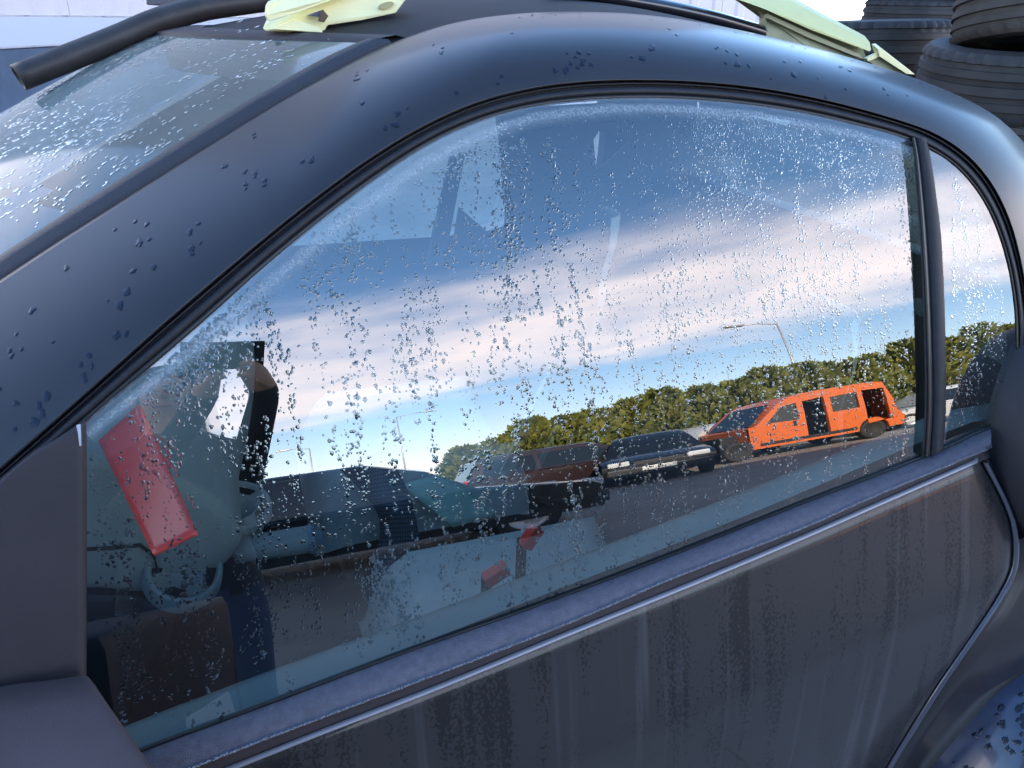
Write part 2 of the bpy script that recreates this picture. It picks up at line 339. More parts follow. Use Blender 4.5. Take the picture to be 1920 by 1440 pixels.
# ---- window seal: groove, rubber face, inner lip
def mixc(a, b, t): return a + (b - a) * t
inner = np.array([glass_top[np.argmin(np.linalg.norm(glass_top - seal_out[i], axis=1))] for i in range(NS)])
gt_f = smooth_curve(PX_GLASS_TOP, 600)
inner = np.array([gt_f[np.argmin(np.linalg.norm(gt_f - seal_out[i], axis=1))] for i in range(NS)])
first = next(i for i in range(NS) if seal_out[i][0] > 40)
for i in range(first): inner[i] = seal_out[i] + (inner[first] - seal_out[first])
last = max(i for i in range(NS) if seal_out[i][1] < 650)
inner = smooth_curve([tuple(p) for p in inner[::5]] + [tuple(inner[-1])], NS)
seal_px = lambda i, t: mixc(seal_out[i], inner[i], t)
def seal_row(t, off): return [hit(*seal_px(i, t), off) for i in range(NS)]
grid('window_seal', [seal_row(-.03, .01), seal_row(.02, .012), seal_row(.09, .010), seal_row(.12, .002), seal_row(.18, -.002), seal_row(.24, .004), seal_row(.28, .008), seal_row(.33, .001), seal_row(.45, -.004), seal_row(.62, -.004), seal_row(.70, .0)], RUBBER, car)
grid('seal_lip', [seal_row(.70, .0), seal_row(.78, -.002), seal_row(.93, -.001), seal_row(1.0, .002), seal_row(1.02, .006)], RUBBER_LIP, car)
# ---- glass panes
gtop = interp(PX_GLASS_TOP[:21]); gbot = interp(PX_BELT)
def pane(name, x0, x1, nx, m, fn=lambda p: p, grow=10):
    rows = []
    for j in range(29):
        t = j / 28; r = []
        for i in range(nx):
            x = x0 + (x1 - x0) * i / (nx - 1)
            r.append(fn(hit(x, mixc(gtop(x) - grow, gbot(x) + grow, t))))
        rows.append(r)
    return grid(name, rows, m, car)
tag(pane('window_pane', 60, 1738, 90, GLASS), 'side window pane, beaded with water and mirroring the sky and yard')
# quarter pane follows the curved rear edge
qrows = []
for j in range(25):
    t = j / 24; r = []
    for i in range(25):
        u = i / 24
        y = mixc(268, 850, t); xr = float(np.interp(y, [262, 290, 330, 370, 430, 500, 575, 640, 700, 760, 815, 860], [1735, 1772, 1818, 1852, 1884, 1903, 1914, 1915, 1905, 1880, 1850, 1840]))
        xl = mixc(1724, 1740, t); r.append(hit(mixc(xl, max(xr, xl + 4), u), y))
    qrows.append(r)
tag(grid('quarter_pane', qrows, GLASS, car), 'small rear quarter pane')
pane('far_window_pane', 60, 1738, 40, GLASS, FAR)
# dividing post between the panes
post_c = smooth_curve([(1712, 258), (1719, 300), (1728, 400), (1736, 520), (1741, 640), (1743, 760), (1738, 856)], 30)
wL = np.interp(np.linspace(0, 1, 30), [0, .1, 1], [3, 6, 10]); wR = np.interp(np.linspace(0, 1, 30), [0, .1, .3, 1], [24, 28, 34, 30])
prow = lambda e, off: [hit(p[0] + (-wL[i] if e < 0 else wR[i]) * abs(e), p[1], off) for i, p in enumerate(post_c)]
grid('dividing_post', [prow(-1, .004), prow(-1, -.005), prow(-.3, -.007), prow(.12, -.006), prow(.2, -.001), prow(.3, -.006), prow(.92, -.006), prow(1, -.003), prow(1, .004)], RUBBER, car)
o = grid('post_cap_strip', [prow(-.35, -.0085), prow(-.1, -.011), prow(.1, -.0085)], RUBBER_LIP, car)
# condensation along the upper edge of the glass
NC = 200; ct = smooth_curve(PX_GLASS_TOP[1:19], NC); cx_ = []
for i in range(NC):
    t = ct[min(i + 1, NC - 1)] - ct[max(i - 1, 0)]; n = np.array((-t[1], t[0])) / np.linalg.norm(t); cx_.append(n)
wide = np.interp(np.linspace(0, 1, NC), [0, .25, .45, .6, .85, 1], [46, 60, 62, 44, 40, 40])
crow = lambda v: [hit(*(ct[i] + cx_[i] * (wide[i] * v - 3)), -.0012) for i in range(NC)]
tag(grid('condensation', [crow(v) for v in np.linspace(0, 1, 9)], FOG, None, uv=True), 'band of pale condensation along the upper edge of the side window', 'condensation', kind='stuff')
# ---- belt trim and door
NB = 120
belt, ridge, dedge = (smooth_curve(p, NB) for p in (PX_BELT, PX_RIDGE, PX_EDGE))
brow = lambda c, off, dy=0: [hit(p[0], p[1] + dy, off) for p in c]
b0 = brow(belt, .004, -6); b1 = brow(belt, .001, -1); b2 = brow(belt, -.003, 3); r0 = brow(ridge, -.026, -4); r1 = brow(ridge, -.029, 0)
r2 = [p + Vector((0, .002, -.004)) for p in r1]; e0 = [Vector((p.x, p.y, p.z)) for p in brow(dedge, -.022, -2)]
door = bpy.data.objects.new('door', None); COL.objects.link(door); door.location = (.3, .0, .6) ; door.parent = car; door.matrix_parent_inverse = Matrix.Translation(-CAR_LOC)
door.empty_display_size = .1
def part_in_door(o):
    o.parent = door; o.matrix_parent_inverse = Matrix.Translation(-Vector(door.location)); return o
part_in_door(grid('belt_sealing_lip', [b0, b1, brow(belt, -.004, 1.5)], RUBBER_LIP))
part_in_door(grid('belt_trim', [b2] + [[mixc(a, b, t) + Vector((0, 0, .0035 * sin(pi * t))) for a, b in zip(b2, r0)] for t in (.15, .35, .55, .75, .9)] + [r0, r1, r2], TRIM))
part_in_door(grid('belt_groove', [r2, [p + Vector((0, .012, -.003)) for p in r2], [p + Vector((0, .008, .004)) for p in e0], e0], TRIM_MATT))
# outer skin of the door
ex = [p.x for p in e0]; ez = [p.z for p in e0]; ztop = lambda x: float(np.interp(x, ex, ez))
PX_GAP = [(1858, 868), (1893, 948), (1903, 1000), (1893, 1060), (1862, 1120), (1815, 1190), (1765, 1262), (1712, 1345), (1655, 1440), (1590, 1560), (1530, 1700)]
DOFF = -.022
gap3 = [hit(*p, DOFF - .01) for p in smooth_curve(PX_GAP, 40)]
gz = [p.z for p in gap3][::-1]; gx = [p.x for p in gap3][::-1]
xgap = lambda z: float(np.interp(z, gz, gx))
def skin(x, z, extra=0.):
    bulge = -.020 * min(1, max(0, (ztop(x) - z) / .16)) ** 1.2
    near = max(0., 1 - (xgap(z) - x) / .016) if extra == 0 else 0
    return Vector((x, ys(z) + DOFF + bulge + extra + near * near * .008, z))
drows = []
for j in range(46):
    t = j / 45; row = []
    for i in range(90):
        c = (i / 89) ** .8; x = mixc(-.75, .9, c); z = 0
        for _ in range(6):
            z = mixc(ztop(x), .24, t); x = mixc(-.75, xgap(z), c)
        row.append(skin(x, z))
    drows.append(row)
lip = [p + Vector((0, .0016, .0018)) for p in drows[0]]
part_in_door(grid('outer_skin', [[p + Vector((0, .012, .001)) for p in lip], [p + Vector((0, .004, .0012)) for p in lip]] + drows, PAINT_WET))
part_in_door(grid('skin_edge_bead', [[p + Vector((0, .003, .0012)) for p in lip], [p + Vector((0, .0006, .0012)) for p in lip], [p + Vector((0, -.0004, .0007)) for p in drows[0]], [p + Vector((0, -.0003, .0001)) for p in drows[0]]], mat('pale_skin_edge', (.26, .26, .29), .35, metal=.3)))  # paler line along the top edge of the door skin
# black strip and metal edge down the rear of the door
gpts = [Vector((xgap(z), 0, z)) for z in np.linspace(gz[-1] - .005, .3, 60)]
def grow(dx, extra): return [Vector((p.x + dx, skin(p.x, p.z, extra or 1e-6).y, p.z)) for p in gpts]
part_in_door(grid('door_rear_edge', [grow(-.003, .003), grow(-.001, -.001), grow(.002, -.0012), grow(.004, .003), grow(.005, .02)], mat('edge_paint', (.10, .10, .13), .3, metal=.4, coat=.6)))
grid('door_gap_seal', [grow(.003, .03), grow(.006, .016), grow(.016, .016), grow(.022, .02)], RUBBER, car)
# quarter panel behind the door and bulging wing over the rear wheel
def qskin(dx, z):
    x = xgap(z) + .014 + dx
    return Vector((x, ys(z) + DOFF - .016 + .010 * max(0, 1 - dx / .02) + .22 * dx * dx - .03 * math.exp(-((z - .78) / .10) ** 2) * min(1, dx / .12), z))
zq = np.linspace(.90, .3, 46); dxq = [0, .004, .01, .02, .03] + list(np.linspace(.05, .9, 24))
grid('rear_quarter_panel', [[qskin(d, z) for d in dxq] for z in zq], PAINT, car)
wing_px = smooth_curve([(2120, 1150), (2010, 1205), (1920, 1262), (1870, 1300), (1830, 1342), (1790, 1388), (1745, 1442), (1690, 1530)], 40)
w0 = [hit(*p, DOFF - .022) for p in wing_px]; wrows = []
for k in range(14):
    a = k / 13 * pi / 2; wrows.append([p + Vector((.0, -.115 * sin(a), -.10 * (1 - cos(a)))) for p in w0])
wrows.append([p + Vector((0, .03, -.004)) for p in wrows[-1]])
grid('rear_wing', wrows, mat('wing_plastic', (.035, .045, .085), .28, spec=.5, coat=.7, coat_rough=.1, var=.25, vscale=30), car)
# rear wheel under the wing
wc = Vector((w0[16].x + .26, -.02, .29))
# round black intake surround on the rear pillar
ring_c = hit(1990, 806, -.012); RA, RB = .098, .150
ringpts = []
ang0 = radians(-4)
for k in range(73):
    a = 2 * pi * k / 72; x = RA * 1.15 * cos(a); z = RB * sin(a)
    X = x * cos(ang0) - z * sin(ang0); Z = x * sin(ang0) + z * cos(ang0)
    ringpts.append((X, Z))
def ring_row(sc, off): return [Vector((ring_c.x + X * sc, ys(ring_c.z + Z * sc) + off - .066, ring_c.z + Z * sc)) for X, Z in ringpts]
intake = bpy.data.objects.new('intake_surround', None); COL.objects.link(intake); intake.location = ring_c; intake.parent = car; intake.matrix_parent_inverse = Matrix.Translation(-CAR_LOC); intake.empty_display_size = .05
def in_intake(o): o.parent = intake; o.matrix_parent_inverse = Matrix.Translation(-ring_c); return o
in_intake(grid('rubber_ring', [ring_row(1.03, .075), ring_row(1.01, -.008), ring_row(.985, -.013), ring_row(.95, -.006), ring_row(.935, -.014), ring_row(.90, -.020), ring_row(.87, -.014), ring_row(.85, .03)], mat('ring_rubber', (.035, .032, .038), .5, spec=.35, bump=.3, bscale=500), None))
in_intake(grid('recessed_grille', [ring_row(.87, .02), ring_row(.6, .05), ring_row(.02, .055)], mat('recess_plastic', (.02, .023, .028), .4, bump=.4, bscale=120), None))
# inner floor, bulkhead and far door so that the cabin is closed
far_door = [[Vector((x, 2 * YC - ys(z) - .0, z)) for x in np.linspace(-.75, 1.3, 12)] for z in np.linspace(.97, .25, 8)]
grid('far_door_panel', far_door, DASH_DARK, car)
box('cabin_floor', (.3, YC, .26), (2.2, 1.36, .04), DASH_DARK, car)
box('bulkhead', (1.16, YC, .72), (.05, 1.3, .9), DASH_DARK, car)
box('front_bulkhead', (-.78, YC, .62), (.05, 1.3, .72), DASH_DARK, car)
near_in = [[Vector((x, ys(z) + .035, z)) for x in np.linspace(-.75, 1.2, 16)] for z in np.linspace(.90, .3, 8)]
def zin(x): return ztop(x) + .024
grid('inner_door_panel', [[Vector((x, ys(zin(x)) + .022, zin(x))) for x in np.linspace(-.7, 1.1, 30)], [Vector((x, ys(zin(x)) + .05, zin(x) + .006)) for x in np.linspace(-.7, 1.1, 30)], [Vector((x, ys(zin(x)) + .075, zin(x) - .012)) for x in np.linspace(-.7, 1.1, 30)], [Vector((x, ys(.7) + .09, .62)) for x in np.linspace(-.7, 1.1, 30)], [Vector((x, ys(.7) + .06, .3)) for x in np.linspace(-.7, 1.1, 30)]], mat('door_card', (.14, .19, .20), .7, spec=.2), car)
# ---- windscreen, its trim, roof
ws_i = [i for i in range(NS) if outer[i][0] < 745]
ws_edge = [frame_point(i, 1.0) for i in ws_i]
tr_edge = [p + Vector((-.006, .016, .004)) for p in ws_edge]
def across(p, q, v, bulge, fwd):
    """point between near p and far q with a crown"""
    k = 4 * v * (1 - v)
    return Vector((mixc(p.x, q.x, v) - fwd * k, mixc(p.y, q.y, v), mixc(p.z, q.z, v) + bulge * k))
WB, WF = .0, .26
trim_rows = [[p + Vector((.001, .008, -.012)) for p in ws_edge], [p + Vector((0, .006, .0005)) for p in ws_edge], [p + Vector((-.002, .010, .0035)) for p in ws_edge]]
for v, h_ in ((.014, .0045), (.019, .0045), (.024, .004), (.0255, .0)): trim_rows.append([across(p, FAR(p), v, WB, WF) + Vector((0, 0, h_)) for p in ws_edge])
grid('windscreen_trim', trim_rows, mat('screen_trim', (.030, .028, .034), .5, spec=.4, bump=.5, bscale=700), car)
wsg = lambda v: [across(p, FAR(p), v, WB, WF) for p in ws_edge]
grid('windscreen', [wsg(v) for v in np.linspace(.015, .985, 60)], WGLASS, car)
rf_i = [i for i in range(NS) if outer[i][0] >= 730 and i < NS - 22]
rf_edge = [frame_point(i, 1.0) + Vector((0, .008, -.004)) for i in rf_i]
def roof_row(v, dz=0): 
    out = []
    for n_, p in enumerate(rf_edge):
        fr = max(0, 1 - n_ / 26) ** 2; out.append(across(p, FAR(p), v, .03 * (1 - fr), WF * fr) + Vector((0, 0, dz)))
    return out
grid('roof_panel', [roof_row(v) for v in np.linspace(0, 1, 40)], mat('roof_plastic', (.012, .012, .015), .65, spec=.25, var=.3, vscale=9), car)
grid('headliner', [roof_row(v, -.03) for v in np.linspace(.03, .97, 24)], HEADLINER, car)
grid('windscreen_header', [[q[0] + Vector((.00, 0, -.045)) for q in [[across(rf_edge[0], FAR(rf_edge[0]), v, .0, WF)] for v in np.linspace(.02, .98, 30)]],
                           [q[0] + Vector((-.012, 0, .004)) for q in [[across(rf_edge[0], FAR(rf_edge[0]), v, .0, WF)] for v in np.linspace(.02, .98, 30)]],
                           [q[0] + Vector((.03, 0, .012)) for q in [[across(rf_edge[0], FAR(rf_edge[0]), v, .0, WF)] for v in np.linspace(.02, .98, 30)]],
                           [q[0] + Vector((.07, 0, .001)) for q in [[across(rf_edge[0], FAR(rf_edge[0]), v, .0, WF)] for v in np.linspace(.02, .98, 30)]]], TRIM_MATT, car)
def flat_with_hole(name, outer_px, hole_px, Y, m):
    bm = bmesh.new(); es = []
    for lp in (outer_px, hole_px):
        vs_ = [bm.verts.new(on_y(x, y, Y)) for x, y in lp]
        for i in range(len(vs_)): es.append(bm.edges.new((vs_[i], vs_[(i + 1) % len(vs_)])))
    bmesh.ops.triangle_fill(bm, use_beauty=True, edges=es); r = bmesh.ops.extrude_face_region(bm, geom=bm.faces[:]); bmesh.ops.translate(bm, vec=(0, .015, 0), verts=[g for g in r['geom'] if isinstance(g, bmesh.types.BMVert)])
    return bm_obj(name, bm, m, car)
flat_with_hole('far_window_mask', [(930, 205), (936, 250), (945, 330), (950, 400), (948, 426), (916, 436), (862, 390), (846, 492), (846, 600), (1690, 600), (1690, 320), (1560, 260), (1400, 215), (1200, 190)], [(1113, 262), (1122, 247), (1140, 246), (1182, 266), (1150, 296), (1118, 324)], 1.26, HEADLINER)  # added dark sheet masking the far window, holed for one patch of light
# rear window hoop closing the cabin behind
rear = [frame_point(NS - 23, 1.0), frame_point(NS - 14, .9), frame_point(NS - 1, .6)]
grid('rear_hatch', [[across(p, FAR(p), v, .04, -.05) for v in np.linspace(0, 1, 16)] for p in rear], WGLASS, car)
# ---- bonnet below the windscreen and front wing so the car goes on outside the frame
wlow = ws_edge[0]
brows = [[across(p_, FAR(p_), v, .04, .06) for v in np.linspace(0, 1, 24)] for p_ in (wlow, wlow + Vector((-.25, .0, -.12)), wlow + Vector((-.45, .01, -.26)), wlow + Vector((-.55, .03, -.5)), wlow + Vector((-.56, .03, -.8)))]
grid('bonnet', brows, PAINT, car)
fwl = [Vector((x, 0, 0)) for x in np.linspace(-.76, wlow.x - .55, 14)]
grid('front_wing', [[Vector((p.x, ys(z) + .006 + .25 * max(0, -p.x - .95) ** 1.5, z)) for p in fwl] for z in (1.02, .95, .85, .7, .5, .3)], PAINT, car)
# ---- mirror foot (triangle) and mirror housing
mt = [(152, 798), (153, 900), (155, 1100), (158, 1300), (160, 1400)]
def sail_row(t, off):
    top = [(-260, 1106 + 22), (-120, 986 + 20), (0, 905), (60, 855), (100, 832), (140, 806), (152, 797)]
    c = smooth_curve(top, 40); return [hit(p[0], mixc(p[1], 1500, t), off) for p in c]
mirror = bpy.data.objects.new('door_mirror', None); COL.objects.link(mirror); mirror.location = (-.22, -.03, 1.0); mirror.parent = car; mirror.matrix_parent_inverse = Matrix.Translation(-CAR_LOC); mirror.empty_display_size = .05
def in_mirror(o): o.parent = mirror; o.matrix_parent_inverse = Matrix.Translation(-Vector(mirror.location)); return o
rws = [sail_row(t, -.010) for t in (0.0, .01, .05, .2, .4, .6, .8, 1)]
for r in rws: r.append(r[-1] + Vector((.0022, .004, 0))); r.append(r[-1] + Vector((.0005, .012, 0)))
rws = [[p + Vector((0, .012, .001)) for p in rws[0]]] + rws
in_mirror(grid('mounting_triangle', rws, TRIM_MATT, None))
in_mirror(grid('trim_corner', [[hit(143, 797, -.0105), hit(151, 795, -.0105)], [hit(146, 812, -.0115), hit(152, 812, -.0115)], [hit(149, 836, -.0105), hit(152.5, 836, -.0105)]], mat('pale_edge', (.45, .46, .5), .35), None))
# housing: rounded top, straight right-hand end
hz = on_z(155, 1266, 1.00)
def housing(px, z): return on_z(px[0], px[1], z)
top_px = [(-200, 1345), (-60, 1303), (20, 1284), (90, 1276), (155, 1266)]
e_px = [(155, 1266), (185, 1310), (222, 1362), (262, 1420), (300, 1480), (380, 1610)]
HT = 1.0
hb = smooth_curve(top_px, 24); back = [housing(p, HT) for p in hb]
front_e = [housing(p, HT - .012 * (k / 5) ** 2) for k, p in enumerate(e_px)]
hv = []
for p in back:
    r = []
    for k, q in enumerate(front_e):
        d = q - front_e[0]; kk = k / 5
        r.append(p + d + Vector((0, 0, -.010 * kk * kk)))
    hv.append(r)
hr = [list(x) for x in zip(*hv)]
endd = Vector((.004, 0, -.006))
hr = [[p + Vector((0, .006, -.08)) for p in hr[0]], [p + Vector((0, .003, -.004)) for p in hr[0]]] + hr + [[p + Vector((0, -.02, -.03)) for p in hr[-1]], [p + Vector((0, -.022, -.16)) for p in hr[-1]]]
for r in hr:
    r.append(r[-1] + Vector((.003, 0, -.002))); r.append(r[-1] + Vector((.004, 0, -.012))); r.append(r[-1] + Vector((-.004, 0, -.13)))
in_mirror(grid('mirror_housing', hr, mat('mirror_plastic', (.072, .050, .050), .6, spec=.35, bump=.25, bscale=700, var=.15, vscale=9), None))
# ---- cabin: dashboard, vents, stalk, seats
def prism(name, px, ext, m, parent=None, bevel=0., smooth=False):
    """outline given as (photo x, photo y, depth Y), extruded by the vector ext"""
    v = [on_y(*p) for p in px]; n = len(v); bm = bmesh.new()
    a = [bm.verts.new(p) for p in v]; b = [bm.verts.new(p + Vector(ext)) for p in v]
    bm.faces.new(a); bm.faces.new(b[::-1])
    for i in range(n): bm.faces.new((a[i], b[i], b[(i + 1) % n], a[(i + 1) % n]))
    bmesh.ops.recalc_face_normals(bm, faces=bm.faces[:])
    if bevel: bmesh.ops.bevel(bm, geom=bm.edges[:], offset=bevel, segments=3, affect='EDGES', profile=.6)
    o = bm_obj(name, bm, m, parent)
    if smooth: autosmooth(o, 35)
    return o
dash = bpy.data.objects.new('dashboard', None); COL.objects.link(dash); dash.location = (-.2, .5, .8); dash.parent = car; dash.matrix_parent_inverse = Matrix.Translation(-CAR_LOC); dash.empty_display_size = .05
def in_dash(o): o.parent = dash; o.matrix_parent_inverse = Matrix.Translation(-Vector(dash.location)); return o
Yd = .42
dp = smooth_curve([(-160, 860), (60, 842), (170, 850), (300, 880), (400, 930), (452, 985), (448, 1040), (400, 1085), (335, 1112), (250, 1118), (150, 1112), (-160, 1150)], 40)
prof = [on_y(p[0], p[1], Yd) for p in dp]; ctr = sum(prof, Vector()) / len(prof)
drw = [[ctr.copy() for p in prof], [mixc(ctr, p, .8) + Vector((0, .0, 0)) for p in prof], [mixc(ctr, p, .94) + Vector((0, .004, 0)) for p in prof], [p + Vector((0, .018, 0)) for p in prof], [p + Vector((0, .2, 0)) for p in prof]]
for y in np.linspace(.3, .9, 8): drw.append([p + Vector((.05 * sin(pi * (y - .2)), y, .02 * sin(pi * (y - .2)))) for p in prof])
in_dash(grid('dash_body', drw, DASH))
in_dash(tube('dash_joint', [on_y(*p, Yd - .004) for p in [(158, 1030), (210, 1028), (262, 1022), (288, 1040), (297, 1075), (290, 1110)]], .0028, BLACK, None, 6))
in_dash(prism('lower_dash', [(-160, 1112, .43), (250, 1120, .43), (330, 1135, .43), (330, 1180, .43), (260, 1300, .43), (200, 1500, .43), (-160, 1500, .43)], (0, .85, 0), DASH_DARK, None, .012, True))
def vent(px, Y, r, axis):
    A = Vector(axis).normalized(); c = on_y(px[0], px[1] + 12, Y) + A * .022
    o = in_dash(lathe('round_vent', [(.0, -.004), (r * .45, -.003), (r * .5, .004), (r * .82, .002), (r * .84, .010), (r * .92, .014), (r, .008), (r * 1.05, -.02)], DASH, None, 40, c, A))
    s, u = frame_at(A)
    for k in range(4):
        a = pi / 4 + k * pi / 2; d = s * cos(a) + u * sin(a); t = A.cross(d)
        vv = [c + d * r * .54 + t * (-.20 * r) + A * .0045, c + d * r * .54 + t * (.20 * r) + A * .0045, c + d * r * .80 + t * (.36 * r) + A * .004, c + d * r * .80 + t * (-.36 * r) + A * .004]
        q = pydata('vent_slot', vv + [p - A * .003 for p in vv], [(0, 1, 2, 3), (4, 5, 6, 7), (0, 1, 5, 4), (2, 3, 7, 6)], BLACK)
        in_dash(q)
vent((446, 957), .53, .052, (.15, -.30, .92)); vent((342, 1072), .43, .055, (.25, -.45, .85))
ca, cb_ = on_y(440, 1032, .46), on_y(598, 1008, .46); cax = cb_ - ca; cl = cax.length
in_dash(lathe('grab_tube', [(.0, -.01), (.0215, 0), (.0215, cl * .45), (.0220, cl * .46), (.0225, cl * .88)], DASH, None, 36, ca, cax))
in_dash(lathe('tube_end_cap', [(.0225, cl * .86), (.025, cl * .885), (.025, cl * .94), (.0225, cl * .95), (.019, cl * .97), (.018, cl * 1.02), (.010, cl * 1.06), (0., cl * 1.07)], mat('cap_plastic', (.10, .15, .19), .4), None, 36, ca, cax))
in_dash(prism('tube_recess', [(440, 1025, .49), (470, 1000, .49), (500, 985, .49), (520, 990, .49), (480, 1050, .49), (460, 1060, .49), (443, 1048, .49)], (0, .03, 0), BLACK))
def seat(yc, x0, lab):
    s_ = bpy.data.objects.new('seat', None); COL.objects.link(s_); s_.location = (x0, yc, .3); s_.parent = car; s_.matrix_parent_inverse = Matrix.Translation(-CAR_LOC); s_['label'] = lab; s_.empty_display_size = .05
    def ins(o): o.parent = s_; o.matrix_parent_inverse = Matrix.Translation(-Vector(s_.location)); return o
    # cushion: rounded, raised side rolls
    rows = []
    for i in range(17):
        t = i / 16; x = x0 - .27 + .52 * t; r = []
        for j in range(21):
            v = j / 20 * 2 - 1; edge_ = min(1, (1 - abs(v)) / .12); endr = min(1, t / .16) * min(1, (1 - t) / .10 + .4)
            z = .42 + .14 * (edge_ ** .5) * (endr ** .5) + .05 * math.exp(-((abs(v) - .82) / .16) ** 2) * endr
            r.append(Vector((x, yc + v * .25, z)))
        rows.append(r)
    ins(grid('cushion', rows, SEAT_GREY))
    ins(box('seat_base', (x0, yc, .36), (.42, .42, .14), SEAT_DARK, None, None, .03))
    rows = []; rowsb = []
    for i in range(21):
        t = i / 20; z = .50 + .62 * t; w = float(np.interp(t, [0, .1, .5, .72, .8, .92, 1], [.23, .25, .245, .20, .15, .13, .08])); xx = x0 + .24 + .26 * t; r = []; rb = []
        for j in range(17):
            v = j / 16 * 2 - 1; dish = -.055 * abs(v) ** 3 * (1 - .7 * t)
            r.append(Vector((xx + dish, yc + v * w, z))); rb.append(Vector((xx + .09 * (1 - .5 * t) * (1 - abs(v) ** 4) + dish * .2, yc + v * w, z - .01)))
        rows.append(r); rowsb.append(rb)
    ins(grid('backrest', rows, SEAT_DARK)); ins(grid('seat_shell', rowsb, SEAT_GREY))
    ins(grid('bolster', [[p + Vector((-.05, -.012, 0)) for p in [r[0] for r in rows[2:11]]], [p + Vector((-.03, .035, .0)) for p in [r[0] for r in rows[2:11]]], [r[2] for r in rows[2:11]]], SEAT_GREY))
    return s_, ins
seatA, insA = seat(.36, .40, 'grey front seat next to the beaded side window')
seatB, insB = seat(1.10, .34, 'grey front seat on the far side of the cabin')
for px, py, Y, a in ((930, 1076, .30, 28), (996, 1006, .34, 58)):
    c = on_y(px, py, Y); R = Matrix.Rotation(radians(-a), 3, 'Y')
    bm = bmesh.new(); bm_box(bm, Vector((0, 0, 0)), Vector((.042, .022, .021)), None, .004)
    bmesh.ops.transform(bm, matrix=R.to_4x4(), verts=bm.verts[:]); bmesh.ops.translate(bm, vec=c, verts=bm.verts[:])
    bk = bm_obj('belt_buckle', bm, BUCKLE, car); bk['label'] = 'red press button of a seat belt buckle'
    box('buckle_stalk', c + Vector((-.012, .012, -.06)), (.016, .012, .10), BLACK, car, None, .003)
# perforated cloth hanging over the far seat
mesh_m = bpy.data.materials.new('perforated_cloth'); mesh_m.use_nodes = True; nt = mesh_m.node_tree; b_ = nt.nodes['Principled BSDF']; b_.inputs['Roughness'].default_value = .85
uvn = nt.nodes.new('ShaderNodeUVMap'); vor = N(nt.nodes, 'ShaderNodeTexVoronoi', inp={'Scale': 1.0, 'Randomness': 0.0}); mp = N(nt.nodes, 'ShaderNodeMapping', inp={'Scale': (16, 34, 1)})
nt.links.new(uvn.outputs[0], mp.inputs[0]); nt.links.new(mp.outputs[0], vor.inputs['Vector']); rp = nt.nodes.new('ShaderNodeValToRGB'); rp.color_ramp.elements[0].position = .28; rp.color_ramp.elements[1].position = .36
rp.color_ramp.elements[0].color = (.12, .18, .23, 1); rp.color_ramp.elements[1].color = (.045, .075, .11, 1); nt.links.new(vor.outputs['Distance'], rp.inputs[0]); nt.links.new(rp.outputs[0], b_.inputs['Base Color'])
cl_l = smooth_curve([(625, 868), (672, 915), (706, 960), (712, 1000), (700, 1060), (690, 1120)], 24); cl_r = smooth_curve([(720, 845), (748, 885), (772, 940), (785, 1000), (790, 1060), (790, 1120)], 24)
cr = [[on_y(mixc(l[0], r[0], t), mixc(l[1], r[1], t), .78 - .03 * sin(pi * t) + .02 * sin(i * .5)) for t in np.linspace(0, 1, 9)] for i, (l, r) in enumerate(zip(cl_l, cl_r))]
o = grid('perforated_cloth', cr, mesh_m, None, uv=True); tag(o, 'dark blue perforated cloth hanging between the seats', 'cloth')
prism('far_pillar_lining', [(846, 296, 1.18), (872, 290, 1.18), (832, 500, 1.18), (800, 500, 1.18)], (0, .02, 0), HEADLINER, car)
# loose panels thrown into the cabin
rp_ = []
for t in np.linspace(0, 1, 22):
    L = (187 + 101 * t, 828 + 212 * t); Rr = (262 + 108 * t, 760 + 240 * t)
    r = []
    for s in np.linspace(0, 1, 9): r.append(on_y(mixc(L[0], Rr[0], s), mixc(L[1], Rr[1], s), 0.15 + .25 * (1 - t)))
    rp_.append(r)
tag(grid('body_panel', rp_, RED, None, solid=.005), 'bright red glossy panel leaning on the dashboard behind the side window', 'panel')
gp = []
for t in np.linspace(0, 1, 10):
    L = (752 + 98 * t, 906 + 79 * t); Rr = (832 + 108 * t, 889 + 76 * t)
    gp.append([on_y(mixc(L[0], Rr[0], s), mixc(L[1], Rr[1], s) + 8 * max(0, .4 - s), .80 + .05 * s) for s in np.linspace(0, 1, 7)])
tag(grid('plastic_panel', gp, PALEGREEN, None, solid=.004), 'pale green flat panel lying inside the cabin behind the seats', 'panel')
# ------------------------------------------------------------------ things lying on the roof
def hose(name, px, rad, m, label, squash=1., cat='hose', hollow=False):
    P = smooth_curve([tuple(on_y(*p)) for p in px], 40)
    e = empty(name, Vector(P[0]), label, cat)
    o = tube('tube_wall', [Vector(p) for p in P], rad, m, e, 20, not hollow, squash)
    if hollow:
        md = o.modifiers.new('wall', 'SOLIDIFY'); md.thickness = .0035; md.offset = -1
        tube('bore', [Vector(p) for p in P[6:]], rad * .7, BLACK, e, 12, True, squash)
    return e
hose('rubber_hose', [(34, 146, .66), (120, 112, .68), (220, 72, .70), (300, 38, .72), (380, 16, .75), (460, 4, .78), (560, -10, .80), (720, -40, .82)], .0165, mat('hose_rubber', (.035, .030, .030), .5, spec=.4, var=.3, vscale=25, bump=.2, bscale=150), 'black rubber hose with open end sticking out over the windscreen', .85, hollow=True)
b_e = empty('roof_bracket', on_y(600, 50, .48), 'yellow-green plastic bracket with a hole lying on the front of the roof', 'bracket')
prism('lower_web', [(492, 52, .46), (498, 59, .46), (606, 63, .46), (614, 48, .46), (680, 38, .46), (742, 25, .46), (765, -6, .46), (650, -25, .47), (575, 12, .47), (505, 40, .47)], (.01, .05, .012), YELLOWGREEN, b_e, .002)
